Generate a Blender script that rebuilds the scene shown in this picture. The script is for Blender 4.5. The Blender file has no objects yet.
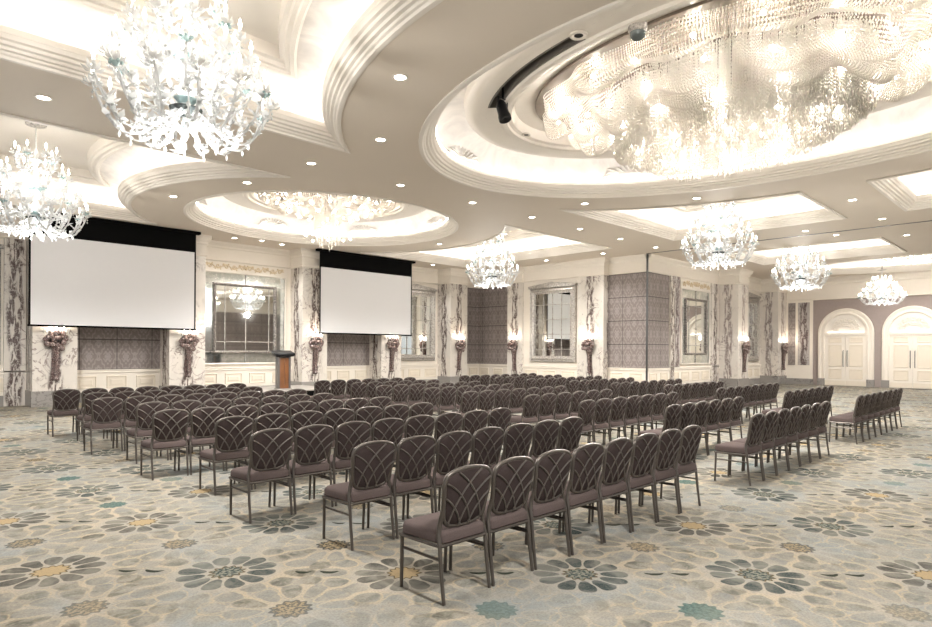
import bpy, math, random
import numpy as np
from mathutils import Vector, Matrix

# ------------------------------------------------------------------ camera, world, exposure
scene = bpy.context.scene
col = scene.collection
F_PX, YAW, ROLL, CAM_H = 623.67, math.radians(45.02), 0.0057, 1.70
cam_data = bpy.data.cameras.new('camera')
cam_data.sensor_width = 36.0
cam_data.lens = F_PX * 36.0 / 932.0
cam_data.shift_y = 36.67 / 932.0
cam_data.clip_end = 200
cam = bpy.data.objects.new('camera', cam_data)
col.objects.link(cam)
cam.matrix_world = (Matrix.Translation((0, 0, CAM_H)) @ Matrix.Rotation(YAW - math.pi / 2, 4, 'Z')
                    @ Matrix.Rotation(math.pi / 2, 4, 'X') @ Matrix.Rotation(ROLL, 4, 'Z'))
scene.camera = cam
vs = scene.view_settings
vs.view_transform = 'Standard'
vs.look = 'None'
vs.gamma = 1.0
vs.use_curve_mapping = False
vs.exposure = 1.86
scene.cycles.use_denoising = True
scene.cycles.max_bounces = 8
scene.cycles.diffuse_bounces = 4
scene.cycles.glossy_bounces = 4
scene.cycles.transmission_bounces = 6
scene.cycles.sample_clamp_indirect = 6.0
scene.cycles.caustics_reflective = False
scene.cycles.caustics_refractive = False
world = bpy.data.worlds.new('world')
scene.world = world
world.use_nodes = True
world.node_tree.nodes['Background'].inputs[0].default_value = (0.97, 0.98, 1.0, 1)
world.node_tree.nodes['Background'].inputs[1].default_value = 0.26

COVE = 1.9          # strength of the light strips lying in the ceiling coves
CHAND_W = 300.0     # watts of the lamps of one glass chandelier
CRYSTAL_W = 350.0   # watts of the lamps of the crystal ceiling fixture
SCONCE_W = 3.5
DOWN_W = 90.0
WARM = (1.0, 0.975, 0.945)

Z0 = 5.55           # ceiling plane
rnd = random.Random(5)


# ------------------------------------------------------------------ materials
class G:
    """small helper that wires shader nodes"""
    def __init__(self, name):
        self.mat = bpy.data.materials.new(name)
        self.mat.use_nodes = True
        self.nt = self.mat.node_tree
        self.bsdf = self.nt.nodes['Principled BSDF']

    def node(self, t, **kw):
        n = self.nt.nodes.new(t)
        for k, v in kw.items():
            setattr(n, k, v)
        return n

    def put(self, sock, v):
        if isinstance(v, bpy.types.NodeSocket):
            self.nt.links.new(v, sock)
        else:
            sock.default_value = v

    def m(self, op, a, b=0.0, c=0.0):
        n = self.node('ShaderNodeMath', operation=op)
        for s, v in zip(n.inputs, (a, b, c)):
            self.put(s, v)
        return n.outputs[0]

    def ss(self, v, e0, e1, o0=0.0, o1=1.0):
        n = self.node('ShaderNodeMapRange', interpolation_type='SMOOTHSTEP')
        for k, x in (('Value', v), ('From Min', e0), ('From Max', e1), ('To Min', o0), ('To Max', o1)):
            self.put(n.inputs[k], x)
        return n.outputs[0]

    def mix(self, f, a, b):
        n = self.node('ShaderNodeMix', data_type='RGBA')
        self.put(n.inputs[0], f)
        for s, v in ((n.inputs[6], a), (n.inputs[7], b)):
            self.put(s, v if isinstance(v, bpy.types.NodeSocket) else (*v, 1.0)[:4])
        return n.outputs[2]

    def noise(self, vec, scale, detail=3.0, rough=0.5, dist=0.0, out=0):
        n = self.node('ShaderNodeTexNoise')
        if vec is not None:
            self.nt.links.new(vec, n.inputs['Vector'])
        n.inputs['Scale'].default_value = scale
        n.inputs['Detail'].default_value = detail
        n.inputs['Roughness'].default_value = rough
        n.inputs['Distortion'].default_value = dist
        return n.outputs[out]

    def coord(self, which):
        return self.node('ShaderNodeTexCoord').outputs[which]

    def sep(self, v):
        n = self.node('ShaderNodeSeparateXYZ')
        self.nt.links.new(v, n.inputs[0])
        return n.outputs

    def comb(self, x, y, z=0.0):
        n = self.node('ShaderNodeCombineXYZ')
        for s, v in zip(n.inputs, (x, y, z)):
            self.put(s, v)
        return n.outputs[0]

    def bump(self, h, strength, dist=0.01):
        n = self.node('ShaderNodeBump')
        n.inputs['Strength'].default_value = strength
        n.inputs['Distance'].default_value = dist
        self.nt.links.new(h, n.inputs['Height'])
        self.nt.links.new(n.outputs[0], self.bsdf.inputs['Normal'])

    def base(self, v):
        self.put(self.bsdf.inputs['Base Color'], v if isinstance(v, bpy.types.NodeSocket) else (*v, 1.0)[:4])

    def set(self, **kw):
        for k, v in kw.items():
            self.put(self.bsdf.inputs[k.replace('_', ' ')], v)
        return self


def plain(name, c, rough=0.5, metal=0.0, var=0.06, scale=6.0, **kw):
    g = G(name)
    n = g.noise(g.coord('Object'), scale, 4)
    g.base(g.mix(n, tuple(x * (1 - var) for x in c), tuple(min(1, x * (1 + var)) for x in c)))
    g.set(Roughness=rough, Metallic=metal, **kw)
    return g.mat


def emit(name, c, s):
    g = G(name)
    g.base(c)
    g.put(g.bsdf.inputs['Emission Color'], (*c, 1))
    g.set(Emission_Strength=s, Roughness=0.5)
    return g.mat


M = {}
M['ceiling'] = plain('beige ceiling paint', (0.69, 0.615, 0.525), 0.7, var=0.03, scale=0.7)
M['cream'] = plain('cream lacquer', (0.80, 0.74, 0.655), 0.45, var=0.03)
M['moulding'] = plain('white moulding paint', (0.78, 0.73, 0.66), 0.5, var=0.02)
M['panel'] = plain('warm panel paint', (0.74, 0.665, 0.555), 0.5, var=0.03)
M['mauve'] = plain('mauve wall fabric', (0.33, 0.275, 0.255), 0.8, var=0.08, scale=9)
M['black'] = plain('matt black', (0.004, 0.004, 0.004), 0.9, Specular_IOR_Level=0.05)
M['black_plastic'] = plain('black plastic', (0.010, 0.010, 0.011), 0.4, Specular_IOR_Level=0.2)
M['screen'] = plain('white projection fabric', (0.68, 0.675, 0.68), 0.9, var=0.01)
M['bronze'] = plain('dark bronze metal', (0.11, 0.095, 0.082), 0.38, 0.6, var=0.15, scale=30)
M['rib'] = plain('worn bronze rib', (0.145, 0.125, 0.11), 0.36, 0.6, var=0.2, scale=30)
M['rubber'] = plain('black rubber foot', (0.015, 0.014, 0.013), 0.6)
M['gold'] = plain('pale gilt', (0.70, 0.58, 0.40), 0.4, 0.45, var=0.2, scale=20)
M['steel'] = plain('dark steel', (0.10, 0.10, 0.10), 0.35, 0.8)
M['plate'] = plain('brown metal plate', (0.22, 0.18, 0.145), 0.5, 0.2, var=0.2)
M['silver_leaf'] = plain('silvered leaf', (0.72, 0.69, 0.65), 0.5, 0.1, var=0.2)
M['dark_slot'] = plain('dark slot lining', (0.16, 0.145, 0.128), 0.7)
M['wood'] = plain('orange stained wood', (0.19, 0.075, 0.026), 0.35, var=0.35, scale=3)
M['dark_side'] = plain('dark grey laminate', (0.11, 0.10, 0.095), 0.35, var=0.2)
M['grey_wood'] = plain('grey laminate', (0.33, 0.305, 0.28), 0.4, var=0.12)
M['bulb'] = emit('lit bulb', (1.0, 0.93, 0.82), 9.0)
M['fixture_bulb'] = emit('lit fixture bulb', (1.0, 0.95, 0.88), 95.0)
M['far_bulb'] = emit('lit small fixture bulb', (1.0, 0.95, 0.88), 30.0)
M['lens'] = emit('lit downlight lens', (1.0, 0.94, 0.84), 10.0)
M['cove'] = emit('lit cove strip', (1.0, 0.965, 0.92), COVE)

g = G('silver leaf vault')
o = g.coord('Object')
n = g.noise(o, 1.3, 5, 0.6, 1.5)
g.base(g.mix(g.ss(n, 0.3, 0.75), (0.84, 0.80, 0.75), (0.66, 0.63, 0.60)))
g.set(Roughness=0.45, Metallic=0.15)
M['silver'] = g.mat

g = G('clear crystal glass')
g.base((0.97, 0.97, 0.965))
g.set(Roughness=0.08, Transmission_Weight=0.5, IOR=1.35)
tr_ = g.node('ShaderNodeBsdfTranslucent')
tr_.inputs['Color'].default_value = (0.95, 0.96, 0.96, 1)
mx_ = g.node('ShaderNodeMixShader')
mx_.inputs[0].default_value = 0.45
g.nt.links.new(g.bsdf.outputs[0], mx_.inputs[1])
g.nt.links.new(tr_.outputs[0], mx_.inputs[2])
g.nt.links.new(mx_.outputs[0], g.nt.nodes['Material Output'].inputs['Surface'])
M['glass'] = g.mat
g = G('aqua tinted glass')
g.base((0.62, 0.82, 0.83))
g.set(Roughness=0.12, Transmission_Weight=0.35, IOR=1.35)
M['aqua'] = g.mat
g = G('cut crystal bead')
g.base((0.93, 0.885, 0.82))
g.set(Roughness=0.3, Transmission_Weight=0.05, IOR=1.4)
tr_ = g.node('ShaderNodeBsdfTranslucent')
tr_.inputs['Color'].default_value = (0.97, 0.94, 0.89, 1)
mx_ = g.node('ShaderNodeMixShader')
mx_.inputs[0].default_value = 0.5
g.nt.links.new(g.bsdf.outputs[0], mx_.inputs[1])
g.nt.links.new(tr_.outputs[0], mx_.inputs[2])
g.nt.links.new(mx_.outputs[0], g.nt.nodes['Material Output'].inputs['Surface'])
M['bead'] = g.mat
g = G('smoked glass dish')
g.base((0.12, 0.14, 0.14))
g.set(Roughness=0.15, Metallic=0.5)
M['dish'] = g.mat
g = G('silvered mirror')
n = g.noise(g.coord('Object'), 0.6, 2)
g.base(g.mix(n, (0.80, 0.82, 0.79), (0.86, 0.87, 0.85)))
g.set(Roughness=0.03, Metallic=1.0)
M['mirror'] = g.mat
g = G('antique mirror strip')
n = g.noise(g.coord('Object'), 7, 4)
g.base(g.mix(g.ss(n, 0.45, 0.6), (0.66, 0.70, 0.67), (0.80, 0.82, 0.80)))
g.set(Roughness=0.08, Metallic=0.95)
M['old_mirror'] = g.mat
g = G('worn silver frame')
n = g.noise(g.coord('Object'), 22, 6, 0.7)
g.base(g.mix(g.ss(n, 0.35, 0.65), (0.22, 0.20, 0.18), (0.62, 0.58, 0.53)))
g.set(Roughness=0.4, Metallic=0.35)
g.bump(n, 0.6, 0.02)
M['silver_frame'] = g.mat
g = G('dark patinated frame')
n = g.noise(g.coord('Object'), 24, 6, 0.7)
g.base(g.mix(g.ss(n, 0.4, 0.65), (0.08, 0.07, 0.065), (0.42, 0.38, 0.34)))
g.set(Roughness=0.4, Metallic=0.4)
M['dark_frame'] = g.mat
g = G('purple glass grapes')
n = g.noise(g.coord('Object'), 14, 4, 0.6)
n9 = g.noise(g.coord('Object'), 45, 3, 0.6)
g.base(g.mix(g.ss(n9, 0.52, 0.64), g.mix(g.ss(n, 0.4, 0.6), (0.055, 0.034, 0.033), (0.14, 0.085, 0.08)), (0.52, 0.44, 0.40)))
g.set(Roughness=0.2)
M['grape'] = g.mat

g = G('purple brown upholstery')
o = g.coord('Object')
n = g.noise(o, 160, 2)
n2 = g.noise(o, 9, 3)
g.base(g.mix(n, g.mix(n2, (0.022, 0.0155, 0.0148), (0.033, 0.024, 0.0225)), (0.066, 0.049, 0.046)))
g.set(Roughness=0.95, Specular_IOR_Level=0.1)
g.bump(n, 0.25, 0.002)
M['fabric'] = g.mat
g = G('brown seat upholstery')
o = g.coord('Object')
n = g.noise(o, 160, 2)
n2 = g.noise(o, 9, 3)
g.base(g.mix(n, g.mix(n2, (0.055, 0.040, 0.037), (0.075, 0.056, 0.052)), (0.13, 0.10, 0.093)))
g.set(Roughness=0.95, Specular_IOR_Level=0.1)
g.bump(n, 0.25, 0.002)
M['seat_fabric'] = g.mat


def damask(name, c0, c1, pw, seam=True):
    g = G(name)
    u, v, _ = g.sep(g.coord('UV'))
    P_, Q_ = pw / 2, 0.955
    a = g.m('MULTIPLY', u, 2 * math.pi / P_)
    b = g.m('MULTIPLY', v, 2 * math.pi / Q_)
    ca, cb = g.m('COSINE', a), g.m('COSINE', b)
    s = g.m('ADD', g.m('ADD', ca, cb), g.m('MULTIPLY', g.m('MULTIPLY', g.m('COSINE', g.m('MULTIPLY', a, 3.0)), g.m('COSINE', g.m('MULTIPLY', b, 4.0))), 0.28))
    line = g.ss(g.m('ABSOLUTE', s), 0.10, 0.26, 1, 0)
    leafy = g.m('ADD', s, g.m('MULTIPLY', g.m('COSINE', g.m('MULTIPLY', b, 6.0)), g.m('MULTIPLY', g.m('COSINE', g.m('MULTIPLY', a, 4.0)), 0.45)))
    blob = g.ss(g.m('ABSOLUTE', leafy), 1.25, 1.4)
    n = g.noise(g.coord('UV'), 40, 3)
    f = g.m('MULTIPLY', g.m('MAXIMUM', g.m('MULTIPLY', line, 0.75), g.m('MULTIPLY', blob, 0.8)), g.ss(n, 0.3, 0.65, 0.35, 1.0))
    c = g.mix(f, c0, c1)
    if seam:
        fv = g.m('ABSOLUTE', g.m('SUBTRACT', g.m('FRACT', g.m('DIVIDE', g.m('SUBTRACT', v, 1.02 - 0.4775), 0.955)), 0.5))
        fu = g.m('ABSOLUTE', g.m('SUBTRACT', g.m('FRACT', g.m('ADD', g.m('DIVIDE', u, pw), 0.5)), 0.5))
        seam_v = g.ss(fv, 0.013, 0.024, 1, 0)
        seam_u = g.ss(fu, 0.008, 0.016, 1, 0)
        c = g.mix(g.m('MULTIPLY', g.m('MAXIMUM', seam_v, seam_u), 0.85), c, (0.06, 0.05, 0.048))
    g.base(c)
    g.set(Roughness=0.75)
    return g.mat


M['damask'] = damask('grey brown damask', (0.225, 0.19, 0.178), (0.36, 0.32, 0.30), 1.06)


def marble(name, base, vein, dark, inlay):
    g = G(name)
    uv = g.coord('UV')
    o = g.coord('Object')
    u, v, _ = g.sep(uv)
    n1 = g.noise(o, 1.6, 5, 0.6, 1.6)
    ridge = g.m('ABSOLUTE', g.m('SUBTRACT', n1, 0.5))
    n2 = g.noise(o, 0.9, 3, 0.5, 0.5)
    veins = g.m('MULTIPLY', g.ss(ridge, 0.004, 0.03, 1, 0), g.ss(n2, 0.42, 0.62))
    c = g.mix(g.noise(o, 2.2, 4, 0.6, 1.0), base, tuple(x * 0.82 for x in base))
    c = g.mix(g.m('MULTIPLY', veins, 0.85), c, vein)
    if inlay:
        st = g.comb(g.m('MULTIPLY', u, 3.0), 0.0, g.m('MULTIPLY', v, 0.55))
        tall = g.noise(st, 3.2, 5, 0.62, 0.9)
        seed = g.noise(o, 0.35, 1)
        off = g.m('MULTIPLY', g.m('SUBTRACT', g.noise(g.comb(seed, 0.0, v), 0.8, 2), 0.5), 0.3)
        ww = g.m('MULTIPLY', g.noise(g.comb(0.0, seed, v), 1.3, 3), 0.33)
        d = g.m('ABSOLUTE', g.m('SUBTRACT', u, off))
        strip = g.ss(g.m('SUBTRACT', d, ww), -0.03, 0.06, 1, 0)
        blot = g.ss(tall, 0.41, 0.52)
        bits = g.ss(g.noise(o, 16, 4, 0.7), 0.36, 0.5, 0.35, 1.0)
        c = g.mix(g.m('MULTIPLY', g.m('MULTIPLY', strip, blot), g.m('MULTIPLY', bits, 0.93)), c, dark)
        spots = g.ss(g.noise(o, 7.5, 5, 0.7), 0.66, 0.71)
        c = g.mix(g.m('MULTIPLY', spots, 0.75), c, dark)
    g.base(c)
    g.set(Roughness=0.22)
    return g.mat


M['marble'] = marble('white marble with dark bookmatched veins', (0.74, 0.69, 0.625), (0.22, 0.165, 0.15), (0.075, 0.045, 0.042), True)
M['marble_soft'] = marble('white marble with soft grey figure', (0.80, 0.745, 0.68), (0.30, 0.25, 0.23), (0.24, 0.19, 0.18), True)
M['grey_marble'] = marble('grey plinth marble', (0.33, 0.31, 0.29), (0.10, 0.09, 0.085), (0.1, 0.1, 0.1), False)
M['marble_panel'] = marble('grey veined marble panel', (0.52, 0.48, 0.45), (0.12, 0.09, 0.085), (0.09, 0.06, 0.06), True)

# carpet with two interleaved lattices of rosettes
g = G('rosette carpet')
o = g.coord('Object')
x, y, _ = g.sep(o)
L = 1.343
wob = g.noise(o, 5.0, 2)
wx = g.noise(g.comb(x, y, 3.0), 5.5, 2)
dx = g.m('ADD', g.m('SUBTRACT', x, 2.105), g.m('MULTIPLY', wx, 0.05))
dy = g.m('ADD', g.m('SUBTRACT', y, 4.665), g.m('MULTIPLY', wob, 0.05))
p = g.m('DIVIDE', g.m('MULTIPLY', g.m('ADD', dx, dy), 0.70711), L)
q = g.m('DIVIDE', g.m('MULTIPLY', g.m('SUBTRACT', dx, dy), 0.70711), L)


def cell(p, q, sh):
    pp, qq = g.m('ADD', p, sh), g.m('ADD', q, sh)
    lp = g.m('MULTIPLY', g.m('SUBTRACT', g.m('FRACT', pp), 0.5), L)
    lq = g.m('MULTIPLY', g.m('SUBTRACT', g.m('FRACT', qq), 0.5), L)
    cid = g.comb(g.m('FLOOR', pp), g.m('FLOOR', qq), sh)
    w = g.node('ShaderNodeTexWhiteNoise', noise_dimensions='3D')
    g.nt.links.new(cid, w.inputs['Vector'])
    r = g.m('SQRT', g.m('ADD', g.m('MULTIPLY', lp, lp), g.m('MULTIPLY', lq, lq)))
    r = g.m('ADD', r, g.m('MULTIPLY', g.m('SUBTRACT', wob, 0.5), 0.02))
    th = g.m('ARCTAN2', lq, lp)
    return lp, lq, r, th, w.outputs['Value'], cid


def petals(r, th, n, r0, hr, hw, shift=0.0, soft=0.25):
    k = n / (2 * math.pi)
    t = g.m('ADD', g.m('MULTIPLY', th, k), 64.0 + shift)
    ph = g.m('SUBTRACT', g.m('FRACT', t), 0.5)
    a = g.m('DIVIDE', g.m('SUBTRACT', r, r0), hr)
    # wider on the outside, like a leaf
    w = g.m('ADD', hw, g.m('MULTIPLY', g.m('SUBTRACT', r, r0), 0.21))
    b = g.m('DIVIDE', g.m('MULTIPLY', g.m('MULTIPLY', ph, r), 1.0 / k), w)
    e = g.m('ADD', g.m('MULTIPLY', g.m('MULTIPLY', a, a), g.m('ABSOLUTE', a)), g.m('MULTIPLY', b, b))
    return g.ss(e, 1.0 - soft, 1.0 + soft * 0.6, 1, 0), g.m('FLOOR', t), e


def petal_tone(fl, cid, seed):
    w = g.node('ShaderNodeTexWhiteNoise', noise_dimensions='4D')
    g.nt.links.new(cid, w.inputs['Vector'])
    g.put(w.inputs['W'], g.m('ADD', fl, seed))
    return w.outputs['Value']


n1 = g.noise(o, 0.9, 5, 0.6, 0.6)
n2 = g.noise(o, 3.4, 5, 0.62, 0.8)
n3 = g.noise(o, 0.35, 3)
n4 = g.noise(o, 7.0, 5, 0.65, 0.5)
fine = g.noise(o, 150, 2)
grain = g.noise(o, 60, 4, 0.7)
BASE = g.mix(g.ss(n2, 0.35, 0.68), (0.52, 0.44, 0.33), (0.36, 0.34, 0.285))
BASE = g.mix(g.ss(n1, 0.42, 0.66, 0, 0.85), BASE, (0.315, 0.345, 0.345))
BASE = g.mix(g.ss(n3, 0.52, 0.72, 0, 0.4), BASE, (0.245, 0.30, 0.315))
lp0, lq0, r0, th0, h0, c0 = cell(p, q, 0.5)
lp1, lq1, r1, th1, h1, c1 = cell(p, q, 0.0)
# pale big petals round every site
for (r, th, cid, n, rr, hr, hw, s, amt) in ((r0, th0, c0, 16, 0.55, 0.125, 0.088, 0.5, 0.8), (r1, th1, c1, 12, 0.30, 0.12, 0.062, 0.0, 0.85), (r1, th1, c1, 16, 0.51, 0.09, 0.08, 0.5, 0.8)):
    f, fl, e = petals(r, th, n, rr, hr, hw, s, 0.3)
    tone = petal_tone(fl, cid, s + n)
    pc = g.mix(tone, (0.10, 0.097, 0.075), (0.29, 0.295, 0.285))
    pc = g.mix(g.ss(n4, 0.35, 0.62, 0, 0.85), pc, (0.36, 0.34, 0.285))
    edge = g.m('MULTIPLY', g.m('MULTIPLY', g.ss(g.m('ABSOLUTE', g.m('SUBTRACT', e, 1.3)), 0.1, 0.35, 1, 0), 0.45), g.ss(n2, 0.42, 0.6, 0.0, 1.0))
    BASE = g.mix(edge, BASE, (0.56, 0.45, 0.30))
    BASE = g.mix(g.m('MULTIPLY', f, g.m('MULTIPLY', g.ss(n1, 0.40, 0.64, 1.0, 0.25), amt)), BASE, pc)
# odd sites: small stars, brown or teal
star = g.m('ADD', 0.135, g.m('MULTIPLY', g.m('COSINE', g.m('MULTIPLY', th1, 12)), 0.013))
inside = g.ss(g.m('SUBTRACT', r1, star), -0.006, 0.004, 1, 0)
core = g.ss(g.m('SUBTRACT', r1, g.m('SUBTRACT', star, 0.022)), -0.006, 0.004, 1, 0)
speck = g.ss(g.noise(o, 38, 3), 0.45, 0.55)
teal = g.ss(h1, 0.62, 0.63)
med = g.mix(core, (0.05, 0.06, 0.065), g.mix(speck, (0.36, 0.27, 0.15), (0.05, 0.045, 0.035)))
med = g.mix(teal, med, g.mix(speck, (0.045, 0.11, 0.105), (0.10, 0.18, 0.165)))
BASE = g.mix(g.m('MULTIPLY', inside, g.m('MULTIPLY', g.ss(h1, 0.0, 1.0, 0.75, 0.95), g.ss(n3, 0.35, 0.6, 1.0, 0.55))), BASE, med)
# even sites: the strong twelve petalled rosettes
f, fl, e = petals(r0, th0, 12, 0.258, 0.106, 0.0595, 0.5, 0.16)
tone = petal_tone(fl, c0, 3.0)
halo = g.m('MULTIPLY', g.ss(r0, 0.35, 0.42, 1, 0), 0.6)
BASE = g.mix(halo, BASE, (0.43, 0.40, 0.34))
dark = g.ss(h0, 0.55, 0.60)
pc = g.mix(dark, g.mix(tone, (0.045, 0.047, 0.042), (0.105, 0.105, 0.092)), g.mix(tone, (0.02, 0.044, 0.048), (0.07, 0.092, 0.09)))
pc = g.mix(g.ss(grain, 0.4, 0.7, 0, 0.5), pc, (0.21, 0.205, 0.185))
BASE = g.mix(g.m('MULTIPLY', f, g.ss(n2, 0.35, 0.66, 0.98, 0.45)), BASE, pc)
star = g.m('ADD', 0.125, g.m('MULTIPLY', g.m('COSINE', g.m('MULTIPLY', th0, 12)), 0.014))
inside = g.ss(g.m('SUBTRACT', r0, star), -0.006, 0.004, 1, 0)
core = g.ss(g.m('SUBTRACT', r0, g.m('SUBTRACT', star, 0.018)), -0.006, 0.004, 1, 0)
med = g.mix(core, (0.13, 0.10, 0.055), g.mix(dark, g.mix(grain, (0.36, 0.26, 0.14), (0.56, 0.43, 0.25)), g.mix(speck, (0.27, 0.27, 0.22), (0.045, 0.07, 0.07))))
BASE = g.mix(g.m('MULTIPLY', inside, 0.95), BASE, med)
# small dark leaves between neighbouring rosettes
da = g.m('DIVIDE', g.m('SUBTRACT', g.m('ABSOLUTE', g.m('MULTIPLY', g.m('SUBTRACT', g.m('FRACT', q), 0.5), L)), 0.10), 0.075)
db = g.m('DIVIDE', g.m('SUBTRACT', lp0, g.m('MULTIPLY', g.m('MULTIPLY', da, da), 0.03)), 0.024)
leaf = g.ss(g.m('ADD', g.m('MULTIPLY', da, da), g.m('MULTIPLY', db, db)), 0.7, 1.1, 1, 0)
BASE = g.mix(g.m('MULTIPLY', leaf, 0.95), BASE, (0.02, 0.03, 0.022))
BASE = g.mix(g.ss(grain, 0.35, 0.7, 0.0, 0.36), BASE, (0.11, 0.095, 0.075))
BASE = g.mix(0.20, BASE, (0.0, 0.0, 0.0))
g.base(BASE)
g.set(Roughness=1.0, Specular_IOR_Level=0.0)
g.bump(fine, 0.3, 0.004)
M['carpet'] = g.mat


# ------------------------------------------------------------------ mesh helpers
class MB:
    """collects pieces of one mesh"""
    def __init__(self):
        self.v, self.f, self.mi = [], [], []
        self.cur = 0

    def add(self, vs_, fs):
        o = len(self.v)
        self.v.extend(tuple(map(float, p)) for p in vs_)
        for f_ in fs:
            self.f.append(tuple(i + o for i in f_))
            self.mi.append(self.cur)
        return self

    def box(self, x0, x1, y0, y1, z0, z1, ch=0.0):
        x0, x1 = min(x0, x1), max(x0, x1)
        y0, y1 = min(y0, y1), max(y0, y1)
        if ch <= 0:
            vs_ = [(x, y, z) for z in (z0, z1) for y in (y0, y1) for x in (x0, x1)]
            return self.add(vs_, [(0, 2, 3, 1), (4, 5, 7, 6), (0, 1, 5, 4), (2, 6, 7, 3), (0, 4, 6, 2), (1, 3, 7, 5)])
        rings = []
        for z, i in ((z0, ch), (z0 + ch, 0), (z1 - ch, 0), (z1, ch)):
            a, b, c, d = x0 + i, x1 - i, y0 + i, y1 - i
            k = ch if i == 0 else ch * 0.6
            rings.append([(a + k, c, z), (b - k, c, z), (b, c + k, z), (b, d - k, z), (b - k, d, z), (a + k, d, z), (a, d - k, z), (a, c + k, z)])
        return self.loft(rings, True, True)

    def loft(self, rings, closed=True, caps=False):
        n = len(rings[0])
        vs_ = [p for r in rings for p in r]
        fs = []
        for k in range(len(rings) - 1):
            for i in range(n if closed else n - 1):
                j = (i + 1) % n
                fs.append((k * n + i, k * n + j, (k + 1) * n + j, (k + 1) * n + i))
        if caps:
            fs.append(tuple(range(n))[::-1])
            fs.append(tuple((len(rings) - 1) * n + i for i in range(n)))
        return self.add(vs_, fs)

    def tube(self, pts, r, n=6, caps=True, flat=1.0):
        pts = [Vector(p_) for p_ in pts]
        rs = r if isinstance(r, (list, tuple)) else [r] * len(pts)
        rings = []
        t0 = (pts[1] - pts[0]).normalized()
        up = Vector((0, 0, 1)) if abs(t0.z) < 0.9 else Vector((1, 0, 0))
        side = t0.cross(up).normalized()
        for i, p_ in enumerate(pts):
            t = (pts[min(i + 1, len(pts) - 1)] - pts[max(i - 1, 0)]).normalized()
            side = (side - t * side.dot(t)).normalized()
            nrm = side.cross(t)
            rings.append([p_ + (side * math.cos(2 * math.pi * k / n) + nrm * math.sin(2 * math.pi * k / n) * flat) * rs[i] for k in range(n)])
        return self.loft(rings, True, caps)

    def lathe(self, prof, n=16, c=(0, 0, 0), caps=False):
        rings = [[(c[0] + r * math.cos(2 * math.pi * k / n), c[1] + r * math.sin(2 * math.pi * k / n), c[2] + z) for k in range(n)] for r, z in prof]
        return self.loft(rings, True, caps)

    def ball(self, c, r, n=8, m=5, sz=1.0):
        prof = [(max(r * math.sin(math.pi * i / m), 1e-4), -r * sz * math.cos(math.pi * i / m)) for i in range(m + 1)]
        return self.lathe(prof, n, c)

    def octa(self, c, r, h):
        x, y, z = c
        return self.add([(x, y, z - h), (x + r, y, z), (x, y + r, z), (x - r, y, z), (x, y - r, z), (x, y, z + h)],
                        [(0, 2, 1), (0, 3, 2), (0, 4, 3), (0, 1, 4), (5, 1, 2), (5, 2, 3), (5, 3, 4), (5, 4, 1)])

    def map(self, fn):
        self.v = [fn(*p_) for p_ in self.v]
        return self

    def mesh(self, name, mats, smooth=None, uv=None):
        me = bpy.data.meshes.new(name)
        me.from_pydata(self.v, [], self.f)
        for m_ in (mats if isinstance(mats, (list, tuple)) else [mats]):
            me.materials.append(m_)
        if max(self.mi, default=0) > 0:
            me.polygons.foreach_set('material_index', self.mi)
        if uv is not None:
            lay = me.uv_layers.new(name='UVMap')
            cx, cy = uv
            for pl in me.polygons:
                nx, ny, nz = map(abs, pl.normal)
                for li in pl.loop_indices:
                    a, b, c = me.vertices[me.loops[li].vertex_index].co
                    if nx >= ny and nx >= nz:
                        lay.data[li].uv = (b - cy, c)
                    elif ny >= nz:
                        lay.data[li].uv = (a - cx, c)
                    else:
                        lay.data[li].uv = (a - cx, b - cy)
        if smooth is not None:
            me.shade_smooth()
            me.set_sharp_from_angle(angle=math.radians(smooth))
        me.update()
        return me

    def build(self, name, mats, parent=None, smooth=None, uv=None):
        return link(name, self.mesh(name, mats, smooth, uv), parent)


def link(name, data, parent=None, loc=None):
    ob = bpy.data.objects.new(name, data)
    col.objects.link(ob)
    if parent is not None:
        ob.parent = parent
    if loc is not None:
        ob.location = loc
    return ob


def tag(ob, label, cat, group=None, kind=None):
    if label:
        ob['label'] = label
    if cat:
        ob['category'] = cat
    if group:
        ob['group'] = group
    if kind:
        ob['kind'] = kind
    return ob


def thing(name, label, cat, loc=(0, 0, 0), rz=0.0, group=None):
    ob = link(name, None, None, loc)
    ob.rotation_euler = (0, 0, rz)
    ob.empty_display_size = 0.1
    return tag(ob, label, cat, group)


def struct(ob):
    ob['kind'] = 'structure'
    return ob


def copy_tree(root, loc, label=None, group=None, rz=None):
    kids = {}
    for ob in TREE[root.name]:
        kids.setdefault(ob.parent.name, []).append(ob)

    def rec(src, par):
        c = src.copy()
        col.objects.link(c)
        if par is not None:
            c.parent = par
        for k in kids.get(src.name, ()):
            rec(k, c)
        return c
    r = rec(root, None)
    r.location = loc
    if rz is not None:
        r.rotation_euler = (0, 0, rz)
    if label:
        r['label'] = label
    if group:
        r['group'] = group
    return r


TREE = {}


def remember(root):
    out, todo = [], [root]
    allobs = list(col.objects)
    while todo:
        a = todo.pop()
        ch = [b for b in allobs if b.parent == a]
        out.extend(ch)
        todo.extend(ch)
    TREE[root.name] = out


def lamp(name, kind, loc, energy, parent=None, color=WARM, **kw):
    ld = bpy.data.lights.new(name, kind)
    ld.energy = energy
    ld.color = color
    for k, v in kw.items():
        setattr(ld, k, v)
    return link(name, ld, parent, loc)


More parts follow.
